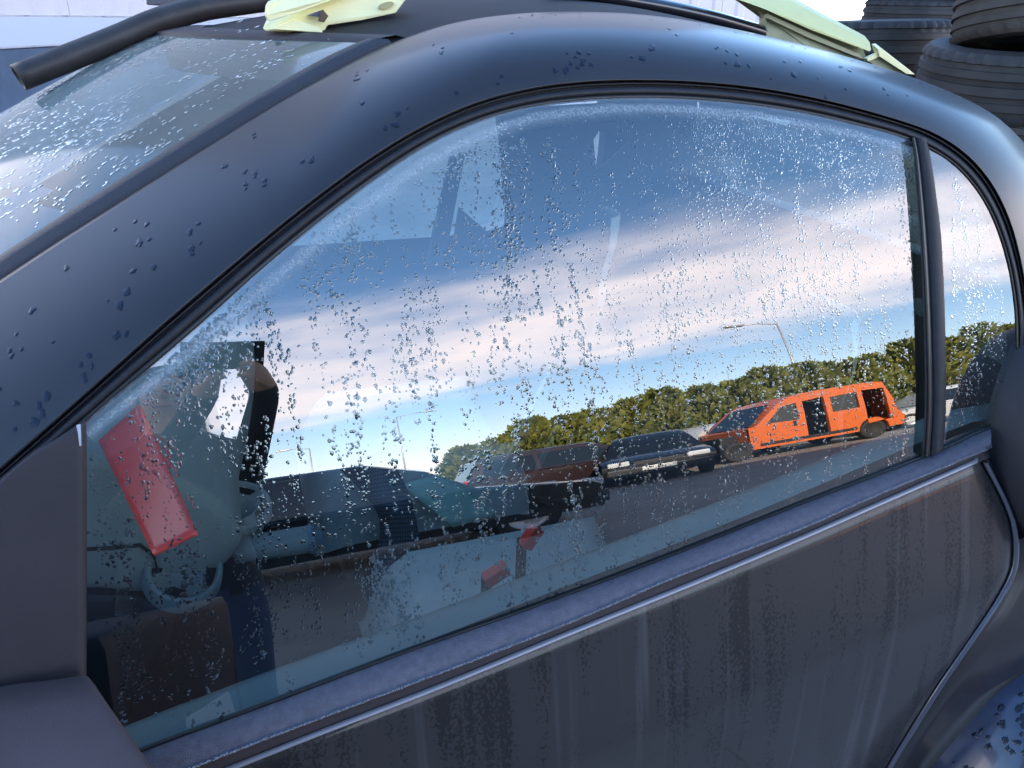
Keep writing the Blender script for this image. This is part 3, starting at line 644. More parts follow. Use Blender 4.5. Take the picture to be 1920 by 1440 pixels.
prism('upper_flange', [(497, 8, .43), (495, 30, .43), (503, 42, .43), (560, 24, .44), (632, -2, .45), (760, -46, .47), (600, -46, .47), (520, 0, .44)], (.004, .012, .004), YELLOWGREEN, b_e, .003)
prism('gusset', [(506, 55, .445), (551, 36, .45), (600, 52, .45), (606, 61, .445)], (0, .012, .0), YELLOWGREEN, b_e, .0015)
prism('slot', [(577, 29, .4475), (604, 19, .4475), (600, 32, .4475)], (0, .014, 0), mat('slot_grey', (.10, .10, .14), .8), b_e)
prism('bolt', [(598, 40, .442), (602, 22, .442), (606, 17, .442), (609, 22, .442), (616, 30, .442), (608, 42, .442)], (0, .01, 0), mat('rusty_bolt', (.10, .06, .03), .6), b_e, .001)
prism('oval_hole', [(725 + 14 * cos(a) * .92 + 5 * sin(a), 10 - 5.5 * cos(a) * 1.0 + 4.5 * sin(a), .4565) for a in np.linspace(0, 2 * pi, 17)[:-1]], (0, .01, 0), mat('hole_rim', (.40, .37, .18), .6), b_e)
hose('roof_strip', [(1020, -34, .60), (1130, -6, .60), (1240, 14, .60), (1330, 34, .60), (1400, 54, .60), (1432, 64, .60)], .021, mat('wet_black_plastic', (.012, .014, .02), .18, coat=.8), 'glossy wet black moulding lying along the roof', .6, cat='moulding')
g_e = empty('trim_panel', on_y(1520, 80, .62), 'long yellow-green trim panel with grey underside on the rear of the roof', 'panel')
TG = mat('fresh_green_plastic', (.60, .60, .27), .4, var=.05, vscale=12)
prism('outer_face', [(1330, -34, .56), (1373, -4, .56), (1433, 17, .56), (1520, 56, .56), (1630, 97, .56), (1634, 93, .56), (1631, 79, .57), (1536, 29, .58), (1476, -3, .60), (1420, -34, .60)], (.004, .02, .010), TG, g_e, .0012)
prism('grey_underside', [(1360, -24, .585), (1428, 4, .585), (1437, 34, .585), (1437, 80, .575), (1530, 100, .575), (1626, 112, .585), (1616, 88, .585), (1520, 44, .585)], (0, .02, 0), YELLOWGREEN_IN, g_e)
prism('stiffening_rib', [(1440, 26, .57), (1520, 62, .57), (1612, 102, .57), (1618, 110, .57), (1600, 104, .57), (1515, 70, .57), (1440, 34, .57)], (0, .01, 0), mat('rib_beige', (.36, .35, .22), .6), g_e)
f_e = empty('broken_trim', on_y(1665, 118, .62), 'small broken yellow-green trim piece at the rear end of the roof', 'trim')
prism('top_edge', [(1646, 92, .56), (1653, 91, .56), (1716, 140, .56), (1700, 139, .56), (1649, 106, .56)], (.002, .02, .008), YELLOWGREEN, f_e, .001)
prism('torn_web', [(1625, 110, .565), (1648, 99, .565), (1650, 106, .565), (1628, 115, .565)], (0, .01, 0), YELLOWGREEN, f_e)
prism('inside_face', [(1628, 114, .572), (1650, 104, .572), (1696, 138, .572), (1660, 136, .572)], (0, .01, 0), YELLOWGREEN_IN, f_e)
# black bar standing on the far side of the roof
prism_bar = prism('roof_bar', [(274, -14, .92), (274, 9, .92), (325, 12, .92), (420, 4, .92), (520, -4, .92), (520, -30, .92)], (0, .05, 0), TRIM, None, .003)
tag(prism_bar, 'flat black bar lying across the far side of the roof', 'bar')
# ------------------------------------------------------------------ ground
def ground_mat(name, c1, c2, scale, rough=.85, bump=.4, bs=60., c3=None):
    m = mat(name, c1, rough, col2=c2, vscale=scale, bump=bump, bscale=bs, vdetail=8.); return m
ASPH = ground_mat('asphalt', (.20, .168, .142), (.32, .27, .226), 1.3)
gr = pydata('ground', [(-400, -400, 0), (400, -400, 0), (400, 400, 0), (-400, 400, 0)], [(0, 1, 2, 3)], ASPH); gr['kind'] = 'structure'
# concrete slabs along the car
CONC = mat('concrete', (.52, .46, .40), .8, col2=(.42, .37, .32), vscale=3., bump=.3, bscale=80, vdetail=8.)
pav = pydata('pavement', [(-12, -1.16, .004), (12, -1.16, .004), (12, 2.2, .004), (-12, 2.2, .004)], [(0, 1, 2, 3)], mat('joint_dirt', (.04, .035, .03), .9)); pav['kind'] = 'structure'
bm = bmesh.new(); bm_box(bm, Vector((0, 0, .006)), Vector((1.19, 1.47, .028)), None, .004); me_s = bpy.data.meshes.new('slab'); bm.to_mesh(me_s); bm.free(); me_s.materials.append(CONC)
for i in range(-8, 9):
    for j in range(2):
        o = bpy.data.objects.new('slab', me_s); COL.objects.link(o); o.parent = pav; o.location = (i * 1.2 + .35, -.42 + j * 1.48, 0); o.rotation_euler = (0, 0, random.uniform(-.003, .003))
# ------------------------------------------------------------------ white clad building behind
def wall_run(parent, P, Q, z0, z1, pitch, m, name='cladding_sheet', depth=.03):
    """trapezoid profiled sheets, each about a metre wide"""
    P, Q = Vector(P), Vector(Q); d = (Q - P); L = d.length; d.normalize(); n = Vector((d.y, -d.x, 0)); k = 0; s = 0
    while s < L - .01:
        w = min(1.0, L - s); v = []; ncol = 0; u = 0
        xs = []
        while u < w - 1e-6:
            for a, o_ in ((0, 0), (.55, 0), (.65, depth), (.9, depth)):
                if u + a * pitch <= w: xs.append((u + a * pitch, o_))
            u += pitch
        xs.append((w - .006, 0))
        for (a, o_) in xs:
            p = P + d * (s + a) + n * (o_ + .002 * (k % 2)); v += [Vector((p.x, p.y, z0)), Vector((p.x, p.y, z1))]
        f = [(2 * i, 2 * i + 2, 2 * i + 3, 2 * i + 1) for i in range(len(xs) - 1)]
        pydata(name, v, f, m, parent); s += w; k += 1
WHITE = mat('white_cladding', (.62, .575, .60), .5, var=.03, vscale=.6); BAND = mat('pale_blue_band', (.50, .55, .64), .45)
DBLUE = mat('dark_blue_base', (.05, .09, .16), .6, var=.3, vscale=3)
# left wing of the building, its wall running away from the viewer
P0 = np.array(on_y(-700, 20, 3.4)); P0[2] = 0; P1 = np.array((P0[0] + 3.6, 13.0, 0))
hL = empty('clad_shed', Vector(P0), 'white clad shed with pale blue band and dark base beyond the windscreen', 'building')
zz = lambda px, py: on_y(px, py, 6).z
def plane_hit(px, py):
    d = ray(px, py); n = np.array((P1[1] - P0[1], -(P1[0] - P0[0]), 0)); t = ((P0 - CAM_POS) @ n) / (d @ n); return CAM_POS + d * t
zb0 = plane_hit(60, 28)[2]; zb1 = plane_hit(60, 84)[2]
n_ = Vector((P1[1] - P0[1], -(P1[0] - P0[0]), 0)).normalized()
wall_run(hL, P0, P1, zb0, 6.5, .32, WHITE)
def slabwall(name, z0, z1, off, m):
    a, b = Vector(P0) + n_ * off, Vector(P1) + n_ * off; c = n_ * -.12
    pydata(name, [(a.x, a.y, z0), (b.x, b.y, z0), (b.x, b.y, z1), (a.x, a.y, z1), (a.x + c.x, a.y + c.y, z0), (b.x + c.x, b.y + c.y, z0), (b.x + c.x, b.y + c.y, z1), (a.x + c.x, a.y + c.y, z1)], [(0, 1, 2, 3), (4, 5, 6, 7), (0, 1, 5, 4), (3, 2, 6, 7), (0, 3, 7, 4), (1, 2, 6, 5)], m, hL)
slabwall('flashing_band', zb1, zb0 - .012, .05, BAND); slabwall('base_wall', 0, zb1 - .02, .03, DBLUE)
# main hall at the back
q0, q1 = on_y(-900, 40, 13.2), on_y(1427, 40, 13.2)
hB = empty('clad_hall', Vector((0, 13.2, 0)), 'large white hall of profiled sheets behind the car roof', 'building')
wall_run(hB, (q0.x, 13.2, 0), (q1.x, 13.2, 0), 0, 10.5, .5, WHITE)
box('hall_body', ((q0.x + q1.x) / 2 - .1, 18.3, 5.2), (q1.x - q0.x - .4, 10, 10.4), mat('hall_grey', (.5, .5, .52), .7), hB)
box('eaves_gutter', ((q0.x + q1.x) / 2, 13.05, 10.5), (q1.x - q0.x + .2, .3, .18), mat('gutter', (.5, .52, .56), .4), hB, None, .02)
# ------------------------------------------------------------------ tyres
TYRE = mat('tyre_rubber', (.030, .029, .030), .62, spec=.4, var=.35, vscale=9, bump=.2, bscale=120)
TYRE_OLD = mat('dusty_tyre_rubber', (.060, .055, .050), .75, spec=.3, var=.4, vscale=7, bump=.3, bscale=90)
def tyre_mesh(name, Ro, Wd, m):
    w = Wd / 2; pr = [(Ro * .62, -w * .78), (Ro * .66, -w * .96), (Ro * .80, -w * 1.04), (Ro * .93, -w * .96), (Ro * .975, -w * .84)]
    for g in (-.62, -.22, .22, .62):
        pr += [(Ro * .99, (g - .10) * w), (Ro * .968, (g - .075) * w), (Ro * .968, (g + .075) * w), (Ro * .99 if abs(g) > .4 else Ro, (g + .10) * w)]
    pr += [(Ro * .975, w * .84), (Ro * .93, w * .96), (Ro * .80, w * 1.04), (Ro * .66, w * .96), (Ro * .62, w * .78), (Ro * .60, 0), (Ro * .62, -w * .78)]
    def mod(k, i, r, h):
        if i in (3, 4, 5, 6, 19, 20, 21, 22) and k % 3 == 0: r -= Ro * .030
        return r, h
    o = lathe(name, pr, m, None, 108, mod=mod); me = o.data; bpy.data.objects.remove(o)
    t = bpy.data.objects.new('tmp', me); autosmooth(t, 28); bpy.data.objects.remove(t); return me
TM = [tyre_mesh('tyre_a', .315, .205, TYRE), tyre_mesh('tyre_b', .30, .185, TYRE_OLD), tyre_mesh('tyre_c', .33, .225, TYRE)]
def tyre(x, y, z, k, tx=0, ty=0, label=''):
    o = bpy.data.objects.new('tyre', TM[k]); COL.objects.link(o); o.location = (x, y, z); o.rotation_euler = (tx, ty, random.uniform(0, 6)); tag(o, label, 'tyre', 'used tyres stacked behind the car'); return o
def at_az(px, dist):
    d = ray(px, 60); d = np.array((d[0], d[1])) / np.hypot(d[0], d[1]); return CAM_POS[0] + d[0] * dist, CAM_POS[1] + d[1] * dist
def stack(px, dist, kinds, label_low, tops=None, tilt=0.):
    x, y = at_az(px, dist); z = 0
    for i, k in enumerate(kinds):
        h = (.205, .185, .225)[k] * 1.02; z += h / 2
        tyre(x + random.uniform(-.03, .03), y + random.uniform(-.03, .03), z, k, random.uniform(-.04, .04) + tilt * i / len(kinds), random.uniform(-.04, .04), (tops or {}).get(i, ('lowest', 'second', 'third', 'fourth', 'fifth', 'sixth', 'seventh', 'eighth', 'ninth', 'tenth')[i] + ' ' + label_low)); z += h / 2
stack(1646, 4.2, [2, 2, 0, 2, 0, 2, 2], 'tyre up in the short stack nearest the roof end', {6: 'black ribbed tyre on top of the short stack beside the green trim'}, .0)
stack(1716, 5.35, [0, 0, 1, 2, 0, 0, 2, 0, 0, 1], 'tyre up in the tall stack behind the short stack')
stack(1952, 3.4, [2, 2, 0, 2, 1, 1, 2, 1, 0, 2], 'dusty tyre up in the leaning stack beside the rear pillar', {5: 'brown dusty tyre with worn shoulder low in the leaning stack'}, .22)
stack(2190, 3.4, [2, 0, 2, 1, 0, 2, 1, 0], 'tyre up in the end stack past the leaning one')
stack(1850, 5.4, [0, 2, 0, 0, 1, 0, 2, 0, 2, 0], 'tyre up in the back-row stack between tall and leaning ones')
# rear wheel of the car
whl = bpy.data.objects.new('rear_wheel', None); COL.objects.link(whl); whl.location = wc; whl.parent = car; whl.matrix_parent_inverse = Matrix.Translation(-CAR_LOC); whl.empty_display_size = .05
tt = bpy.data.objects.new('tyre', TM[1]); COL.objects.link(tt); tt.parent = whl; tt.rotation_euler = (pi / 2, 0, 0)
rim = lathe('rim', [(0, .0), (.05, .01), (.06, -.01), (.16, .0), (.185, .03), (.19, .07)], mat('rim_alloy', (.5, .5, .52), .35, metal=.8), None, 40, Vector((0, -.03, 0)), Vector((0, -1, 0))); rim.parent = whl
# ------------------------------------------------------------------ yard on the near side, seen mirrored in the glass
def reflect(px, py):
    P = hit(px, py); d = Vector(ray(px, py)); n = side_normal(P.z); return P, d - 2 * d.dot(n) * n
def az_pos(px, py, Y):
    """where the mirrored ray through a photo pixel crosses the plane y = Y"""
    P, r = reflect(px, py); return P + r * ((Y - P.y) / r.y)
CARGLASS = mat('car_glass', (.010, .014, .016), .04, spec=.9); BLKP = mat('black_car_plastic', (.015, .015, .016), .5)
CHROME = mat('lamp_glass', (.55, .58, .62), .15, spec=.8); PLATE = mat('number_plate', (.75, .75, .72), .4)
CARTYRE = mat('car_tyre', (.02, .02, .02), .8)
def local(o, e): o.parent = e; return o
def make_car(label, loc, rot, L, H, W, col, hood=.26, boot=.06, belt=.88, rake_f=.20, rake_r=.10, cat='car', lamps=True, wheels=True):
    e = empty('parked_car', loc, label, cat, 'scrap cars lined up across the yard'); e.rotation_euler = (0, 0, rot)
    paint = mat('paint_%02d%02d%02d' % tuple(int(c * 99) for c in col), col, .3, coat=1.0, coat_rough=.05, metal=.2)
    x0, x1 = -L / 2, L / 2; xw, xr = x0 + L * hood, x1 - L * boot; xt0, xt1 = xw + L * rake_f, xr - L * rake_r; w = W / 2
    low = [(x0 + .03, .28), (x0, .42), (x0 + .02, .62), (x0 + .14, .72), (xw, belt), (xr, belt + .05), (x1 - .03, belt - .02), (x1, .6), (x1 - .02, .35), (x1 - .1, .26)]
    sec = [(-w * .90, .0), (-w * .985, .04), (-w, .0), (-w, -.0)]
    bm = bmesh.new(); rings = []
    for yy, ins in ((-w * .80, .0), (-w * .97, .03), (-w, .10)): pass
    def ring(y, sc_top):
        return [bm.verts.new((x * (1 - (.0 if abs(y) < w * .9 else .012)), y, z if z < .55 else .55 + (z - .55) * sc_top)) for x, z in low]
    ys_ = [(-w * .93, .93), (-w, .80), (-w * 1.0, .55), (-w * .9, 1.0), (-w * .5, 1.02), (0, 1.03), (w * .5, 1.02), (w * .9, 1.0), (w, .80), (w * .93, .93)]
    ys_ = [(-w, .86), (-w * .94, .97), (-w * .6, 1.02), (0, 1.03), (w * .6, 1.02), (w * .94, .97), (w, .86)]
    rg = [ring(*q) for q in ys_]
    for a, b in zip(rg, rg[1:]):
        for i in range(len(low)): bm.faces.new((a[i], a[(i + 1) % len(low)], b[(i + 1) % len(low)], b[i]))
    bm.faces.new(rg[0]); bm.faces.new(rg[-1][::-1])
    # cabin
    cabp = [(xw + .02, belt - .06), (mixc(xw, xt0, .55), belt + (H - belt) * .62), (xt0, H - .05), (xt0 + .12, H), ((xt0 + xt1) / 2, H + .02), (xt1 - .1, H - .01), (xt1, H - .06), (mixc(xr, xt1, .5), belt + (H - belt) * .5), (xr, belt)]
    rg = []
    for yy, k in ((-1, 0), (-.9, .03), (-.4, .05), (.4, .05), (.9, .03), (1, 0)):
        rg.append([bm.verts.new((x, yy * (w * .94 - (z - belt) * .38), z + k * max(0, (z - belt) / (H - belt)))) for x, z in cabp])
    for a, b in zip(rg, rg[1:]):
        for i in range(len(cabp)): bm.faces.new((a[i], a[(i + 1) % len(cabp)], b[(i + 1) % len(cabp)], b[i]))
    bm.faces.new(rg[0]); bm.faces.new(rg[-1][::-1]); bmesh.ops.recalc_face_normals(bm, faces=bm.faces[:])
    body = bm_obj('body', bm, paint); autosmooth(body, 38); local(body, e)
    # windows
    def yside(z, s): return s * (w * .94 - (z - belt) * .38 + .006)
    fr = lambda t, z: mixc(xw + .02, xt0, (z - belt + .06) / (H - belt + .01)) + t
    bk = lambda t, z: mixc(xr, xt1, (z - belt) / (H - belt - .06)) + t
    zl, zh = belt + .04, H - .10; xm = (xt0 + xt1) / 2 + .05
    for s in (-1, 1):
        for quad in (((fr(.16, zl), zl), (xm - .04, zl), (xm - .04, zh), (fr(.12, zh), zh)), ((xm + .04, zl), (bk(-.22, zl), zl), (bk(-.14, zh), zh), (xm + .04, zh))):
            local(pydata('side_window', [(x, yside(z, s), z) for x, z in quad], [(0, 1, 2, 3)], CARGLASS), e)
    za, zb2 = belt + .02, H - .08
    for nm, fx, sg in (('windscreen', fr, -1), ('rear_window', bk, 1)):
        local(pydata(nm, [(fx(sg * .035, za) , -w * .80, za), (fx(sg * .035, za), w * .80, za), (fx(sg * .045, zb2), w * .68, zb2), (fx(sg * .045, zb2), -w * .68, zb2)], [(0, 1, 2, 3)], CARGLASS), e)
    for s in (-1, 1):
        local(box('headlight', (x0 + .10, s * w * .70, .66), (.22, .34, .13), CHROME, None, None, .03), e)
        local(box('tail_light', (x1 - .05, s * w * .82, .78), (.08, .2, .24), mat('tail_red', (.4, .02, .02), .3), None, None, .02), e)
        for x in (x0 + L * .19, x1 - L * .19):
            if wheels:
                t = lathe('wheel', [(.0, .06), (.17, .05), (.19, .09), (.29, .1), (.31, .06), (.31, -.08), (.28, -.1)], CARTYRE, None, 28, Vector((x, s * (w - .09), .31)), Vector((0, s, 0))); local(t, e)
                t2 = lathe('hub_cap', [(.0, .075), (.05, .07), (.17, .06), (.185, .085)], mat('hub_grey', (.4, .4, .42), .4, metal=.6), None, 24, Vector((x, s * (w - .088), .31)), Vector((0, s, 0))); local(t2, e)
    local(box('bumper', (x0 + .04, 0, .42), (.16, W * .94, .2), BLKP, None, None, .04), e)
    local(box('number_plate', (x0 - .045, 0, .46), (.012, .52, .11), PLATE, None, None, .002), e)
    local(box('grille', (x0 + .03, 0, .63), (.06, W * .45, .10), BLKP, None, None, .01), e)
    return e
k1 = make_car('black hatchback parked broadside opposite the side window', (.75, -6.1, 0), pi, 3.9, 1.46, 1.68, (.012, .013, .016), hood=.27, boot=.02, rake_f=.21, rake_r=.08)
k2 = make_car('maroon estate car behind the black hatchback', (5.2, -12.4, 0), .06 + pi, 4.3, 1.50, 1.72, (.022, .010, .012), boot=.02, rake_f=.17, rake_r=.05)
k3 = make_car('black saloon showing its number plate beside the orange van', (6.4, -11.6, 0), -pi / 2 + .42, 4.2, 1.42, 1.74, (.010, .012, .014))
k4 = make_car('silver hatchback in front of the conifer hedge past the van', (14.9, -13.4, 0), .2, 4.0, 1.48, 1.7, (.55, .57, .6))
k5 = make_car('white car nose-in to the hedge between saloon and van', (9.0, -14.2, 0), -.2, 4.1, 1.48, 1.7, (.6, .6, .6))
k6 = make_car('dark blue van added behind the person to darken the mirrored glass', (-2.95, -4.9, 0), 0.0, 5.3, 2.95, 1.95, (.012, .018, .032), hood=.13, boot=.0, belt=1.25, rake_f=.10, rake_r=.02, cat='van')
k6.name = 'added_dark_van'  # van added to block the sky mirrored in the left of the window
# orange van with doors missing
ORANGE = mat('orange_paint', (.60, .115, .012), .35, coat=.7)
va, vb = az_pos(1345, 830, -11.3), az_pos(1712, 800, -11.3); VL = 4.1; VX = (va.x + vb.x) / 2; VSC = 1.0
van = empty('scrap_van', (VX, -12.2, 0), 'orange delivery van with its side doors removed, parked before the hedge', 'van'); van.scale = (1, 1, 1.1)
Wv = 1.72; VH = 1.86
def vpt(x, z): return (x, z)
outline = [(-1.46, .30), (-1.50, .62), (-1.50, .98), (-1.32, 1.03), (-.78, 1.62), (-.5, 1.78), (0, VH), (1.3, VH + .02), (1.72, VH - .03), (1.9, 1.2), (1.93, .85), (2.08, .62), (2.06, .32)]
holes = [[(-1.10, 1.04), (-.70, 1.52), (-.36, 1.56), (-.36, 1.02)], [(-.22, .42), (-.22, 1.58), (.28, 1.64), (.30, .42)], [(.42, 1.08), (.42, 1.58), (1.06, 1.62), (1.06, 1.10)], [(1.20, .52), (1.18, 1.64), (1.72, 1.62), (1.76, .58)]]
arch = lambda cx: [(cx + .37 * cos(a), .30 + .40 * max(0, sin(a))) for a in np.linspace(pi, 0, 9)]
base = [(-2.05, .30)] ; poly = outline[:]; poly = poly + [(1.72, .30)] + [(x, z) for x, z in arch(1.32)[::-1]]
def side_sheet(y, thick, nm):
    bm = bmesh.new(); es = []
    for lp in [poly] + holes:
        vs_ = [bm.verts.new((x, y, z)) for x, z in lp]
        for i in range(len(vs_)): es.append(bm.edges.new((vs_[i], vs_[(i + 1) % len(vs_)])))
    bmesh.ops.triangle_fill(bm, use_beauty=True, edges=es)
    bmesh.ops.recalc_face_normals(bm, faces=bm.faces[:])
    r = bmesh.ops.extrude_face_region(bm, geom=bm.faces[:]); bmesh.ops.translate(bm, vec=(0, thick, 0), verts=[g for g in r['geom'] if isinstance(g, bmesh.types.BMVert)])
    o = bm_obj(nm, bm, ORANGE); return local(o, van)
side_sheet(Wv / 2, -.07, 'side_panel'); side_sheet(-Wv / 2, .07, 'side_panel')
v, f = [], []
for yy in (-Wv / 2 + .02, -Wv / 2 * .6, 0, Wv / 2 * .6, Wv / 2 - .02): v += [(x, yy, z - .01 + .04 * (1 - (yy / Wv * 2) ** 2) * (z > 1.5)) for x, z in outline]
no = len(outline)
for a in range(4):
    for i in range(no - 1): f.append((a * no + i, a * no + i + 1, (a + 1) * no + i + 1, (a + 1) * no + i))
local(pydata('roof_shell', v, f, ORANGE), van)
local(pydata('windscreen', [(-1.36, -.72, 1.04), (-1.36, .72, 1.04), (-.80, .64, 1.66), (-.80, -.64, 1.66)], [(0, 1, 2, 3)], CARGLASS), van)
local(box('load_floor', (.2, 0, .38), (3.6, Wv - .2, .08), BLKP), van); local(box('cabin_partition', (.34, 0, 1.0), (.04, Wv - .2, 1.1), BLKP), van)
local(box('sill_strip', (-.2, Wv / 2 + .012, .42), (2.2, .02, .09), BLKP, None, None, .008), van)
for q in (holes[0], holes[2]): local(pydata('side_window', [(x, Wv / 2 - .03, z) for x, z in q], [(0, 1, 2, 3)], CARGLASS), van)
local(box('rear_bumper', (2.06, 0, .52), (.14, Wv * .96, .28), mat('orange_bumper', (.66, .10, .02), .5), None, None, .04), van)
local(box('door_handle', (-.48, Wv / 2 + .015, .92), (.06, .03, .16), BLKP, None, None, .01), van)
local(box('engine_block', (-1.62, 0, .62), (.5, .9, .4), BLKP, None, None, .03), van)
for x in (-1.75, 1.32):
    for s in (-1, 1): local(lathe('wheel', [(0, .05), (.18, .04), (.2, .09), (.29, .1), (.31, .06), (.31, -.08)], CARTYRE, None, 28, Vector((x, s * (Wv / 2 - .12), .31)), Vector((0, s, 0))), van)
# pale stone blocks piled beyond the van
sp = empty('stone_pile', (15.6, -11.6, 0), 'pile of cream stone blocks next to the silver hatchback', 'stone pile')
bm = bmesh.new(); bm_box(bm, Vector(), Vector((.52, .4, .24)), None, .03); me_b = bpy.data.meshes.new('block'); bm.to_mesh(me_b); bm.free(); me_b.materials.append(mat('cream_stone', (.62, .52, .38), .9, var=.2, vscale=4))
for k in range(4):
    for i in range(6 - k):
        for j in range(2):
            o = bpy.data.objects.new('block', me_b); COL.objects.link(o); o.parent = sp; o.location = ((i - (5 - k) / 2) * .55 + random.uniform(-.05, .05), j * .43 + random.uniform(-.04, .04), .12 + k * .25); o.rotation_euler = (0, 0, random.uniform(-.12, .12))
# street lamps
STEEL = mat('galvanised_steel', (.45, .46, .47), .45, metal=.5)
def lamp(px, dist, h, arm, label):
    P, r = reflect(px, 860); d = Vector((r.x, r.y, 0)).normalized(); c = P + d * dist; c.z = 0
    e = empty('street_lamp', c, label, 'street lamp', 'street lamps beyond the yard')
    tube('pole', [c, c + Vector((0, 0, h * .5)), c + Vector((0, 0, h))], [.055, .045, .035], STEEL, e, 10)
    tube('arm', [c + Vector((0, 0, h - .05)), c + Vector((arm * .5, 0, h + .12)), c + Vector((arm, 0, h + .15))], .03, STEEL, e, 8)
    box('lamp_head', c + Vector((arm * 1.15, 0, h + .14)), (.75, .28, .12), STEEL, e, None, .04)
lamp(583, 42, 6.4, -1.2, 'slender street lamp farthest along the road'); lamp(757, 40, 8.0, 1.6, 'tall street lamp over the black hatchback'); lamp(1528, 27, 7.6, -1.5, 'street lamp rising behind the conifer hedge')
# distant rise on the horizon
hv_, hf_ = [], []
for i, x in enumerate(np.linspace(-260, 300, 90)):
    h = 3.0 + 2.2 * mnoise.noise((x * .012, 3.1, 0)) + 1.0 * mnoise.noise((x * .06, 1.1, 0)); hv_ += [(x, -210, -1), (x, -225, max(h, .8)), (x, -300, -1)]
for i in range(89): a = i * 3; hf_ += [(a, a + 3, a + 4, a + 1), (a + 1, a + 4, a + 5, a + 2)]
hl = pydata('hills', hv_, hf_, mat('far_fields', (.09, .10, .07), .95, var=.4, vscale=.05), None, True); hl['kind'] = 'structure'
# conifer hedge: every tree with trunk, limbs and a crown of small sprays
LEAF = mat('conifer_foliage', (.075, .115, .028), .7, spec=.2, col2=(.21, .20, .045), vscale=1.4); BARK = mat('bark', (.08, .055, .035), .9)
def conifer(h, w, seed, n=3300):
    r = np.random.default_rng(seed); v, f = [], []
    for k in range(n):
        t = r.random() ** .8; z = .15 + (h - .15) * t; R = w * (1 - t ** 2.2) ** .6 * (.72 + .35 * mnoise.noise((seed * 3.1 + cos(k) * 0, z * 1.6, r.random() * .6)) ) + .05
        a = r.random() * 2 * pi; lob = 1 + .22 * sin(3 * a + seed) + .15 * sin(5 * a + z * 2.2 + seed); rr = R * lob * (.45 + .6 * r.random() ** .5)
        c = np.array((rr * cos(a), rr * sin(a), z)); d = np.array((cos(a), sin(a), .8 + 1.0 * r.random())); d += r.normal(0, .35, 3); d /= np.linalg.norm(d)
        s = np.cross(d, r.normal(0, 1, 3)); s /= np.linalg.norm(s) + 1e-9; l = .16 + .26 * r.random(); wd = l * .22; i0 = len(v)
        v += [c - s * wd * .5, c + d * l * .5 + s * wd, c + d * l, c + d * l * .5 - s * wd]; f.append((i0, i0 + 1, i0 + 2, i0 + 3))
    return v, f
def tree_obj(x, y, h, w, seed, label):
    e = empty('conifer_tree', (x, y, 0), label, 'tree', 'conifers of the hedge')
    v, f = conifer(h, w, seed); local(pydata('crown', v, f, LEAF), e)
    local(tube('trunk', [Vector((0, 0, 0)), Vector((.03, 0, h * .5)), Vector((0, .02, h * .85))], [.10, .07, .02], BARK, None, 8), e)
    for k in range(5):
        a = k * 2.4; z = h * (.2 + .12 * k); local(tube('limb', [Vector((0, 0, z)), Vector((cos(a) * w * .6, sin(a) * w * .6, z + .35))], [.035, .01], BARK, None, 6), e)
tx = 5.3; k = 0
while tx < 30:
    hh = float(np.interp(tx, [5, 6.5, 12, 20, 30], [2.3, 3.0, 3.5, 4.3, 5.2])) + random.uniform(-.25, .3)
    words = ('first second third fourth fifth sixth seventh eighth ninth tenth eleventh twelfth thirteenth fourteenth fifteenth sixteenth seventeenth eighteenth nineteenth twentieth').split() + ['twenty-' + w for w in 'first second third fourth fifth sixth seventh eighth ninth'.split()] + ['thirtieth', 'thirty-first', 'thirty-second', 'thirty-third']
    tree_obj(tx, -17.0 + random.uniform(-.3, .3), hh, 1.08, k + 3, words[k] + ' conifer counted from the low end of the hedge')
    tx += random.uniform(.8, 1.15); k += 1
tree_obj(4.5, -17.4, 2.2, .8, 77, 'feathery young conifer just before the low end of the hedge')
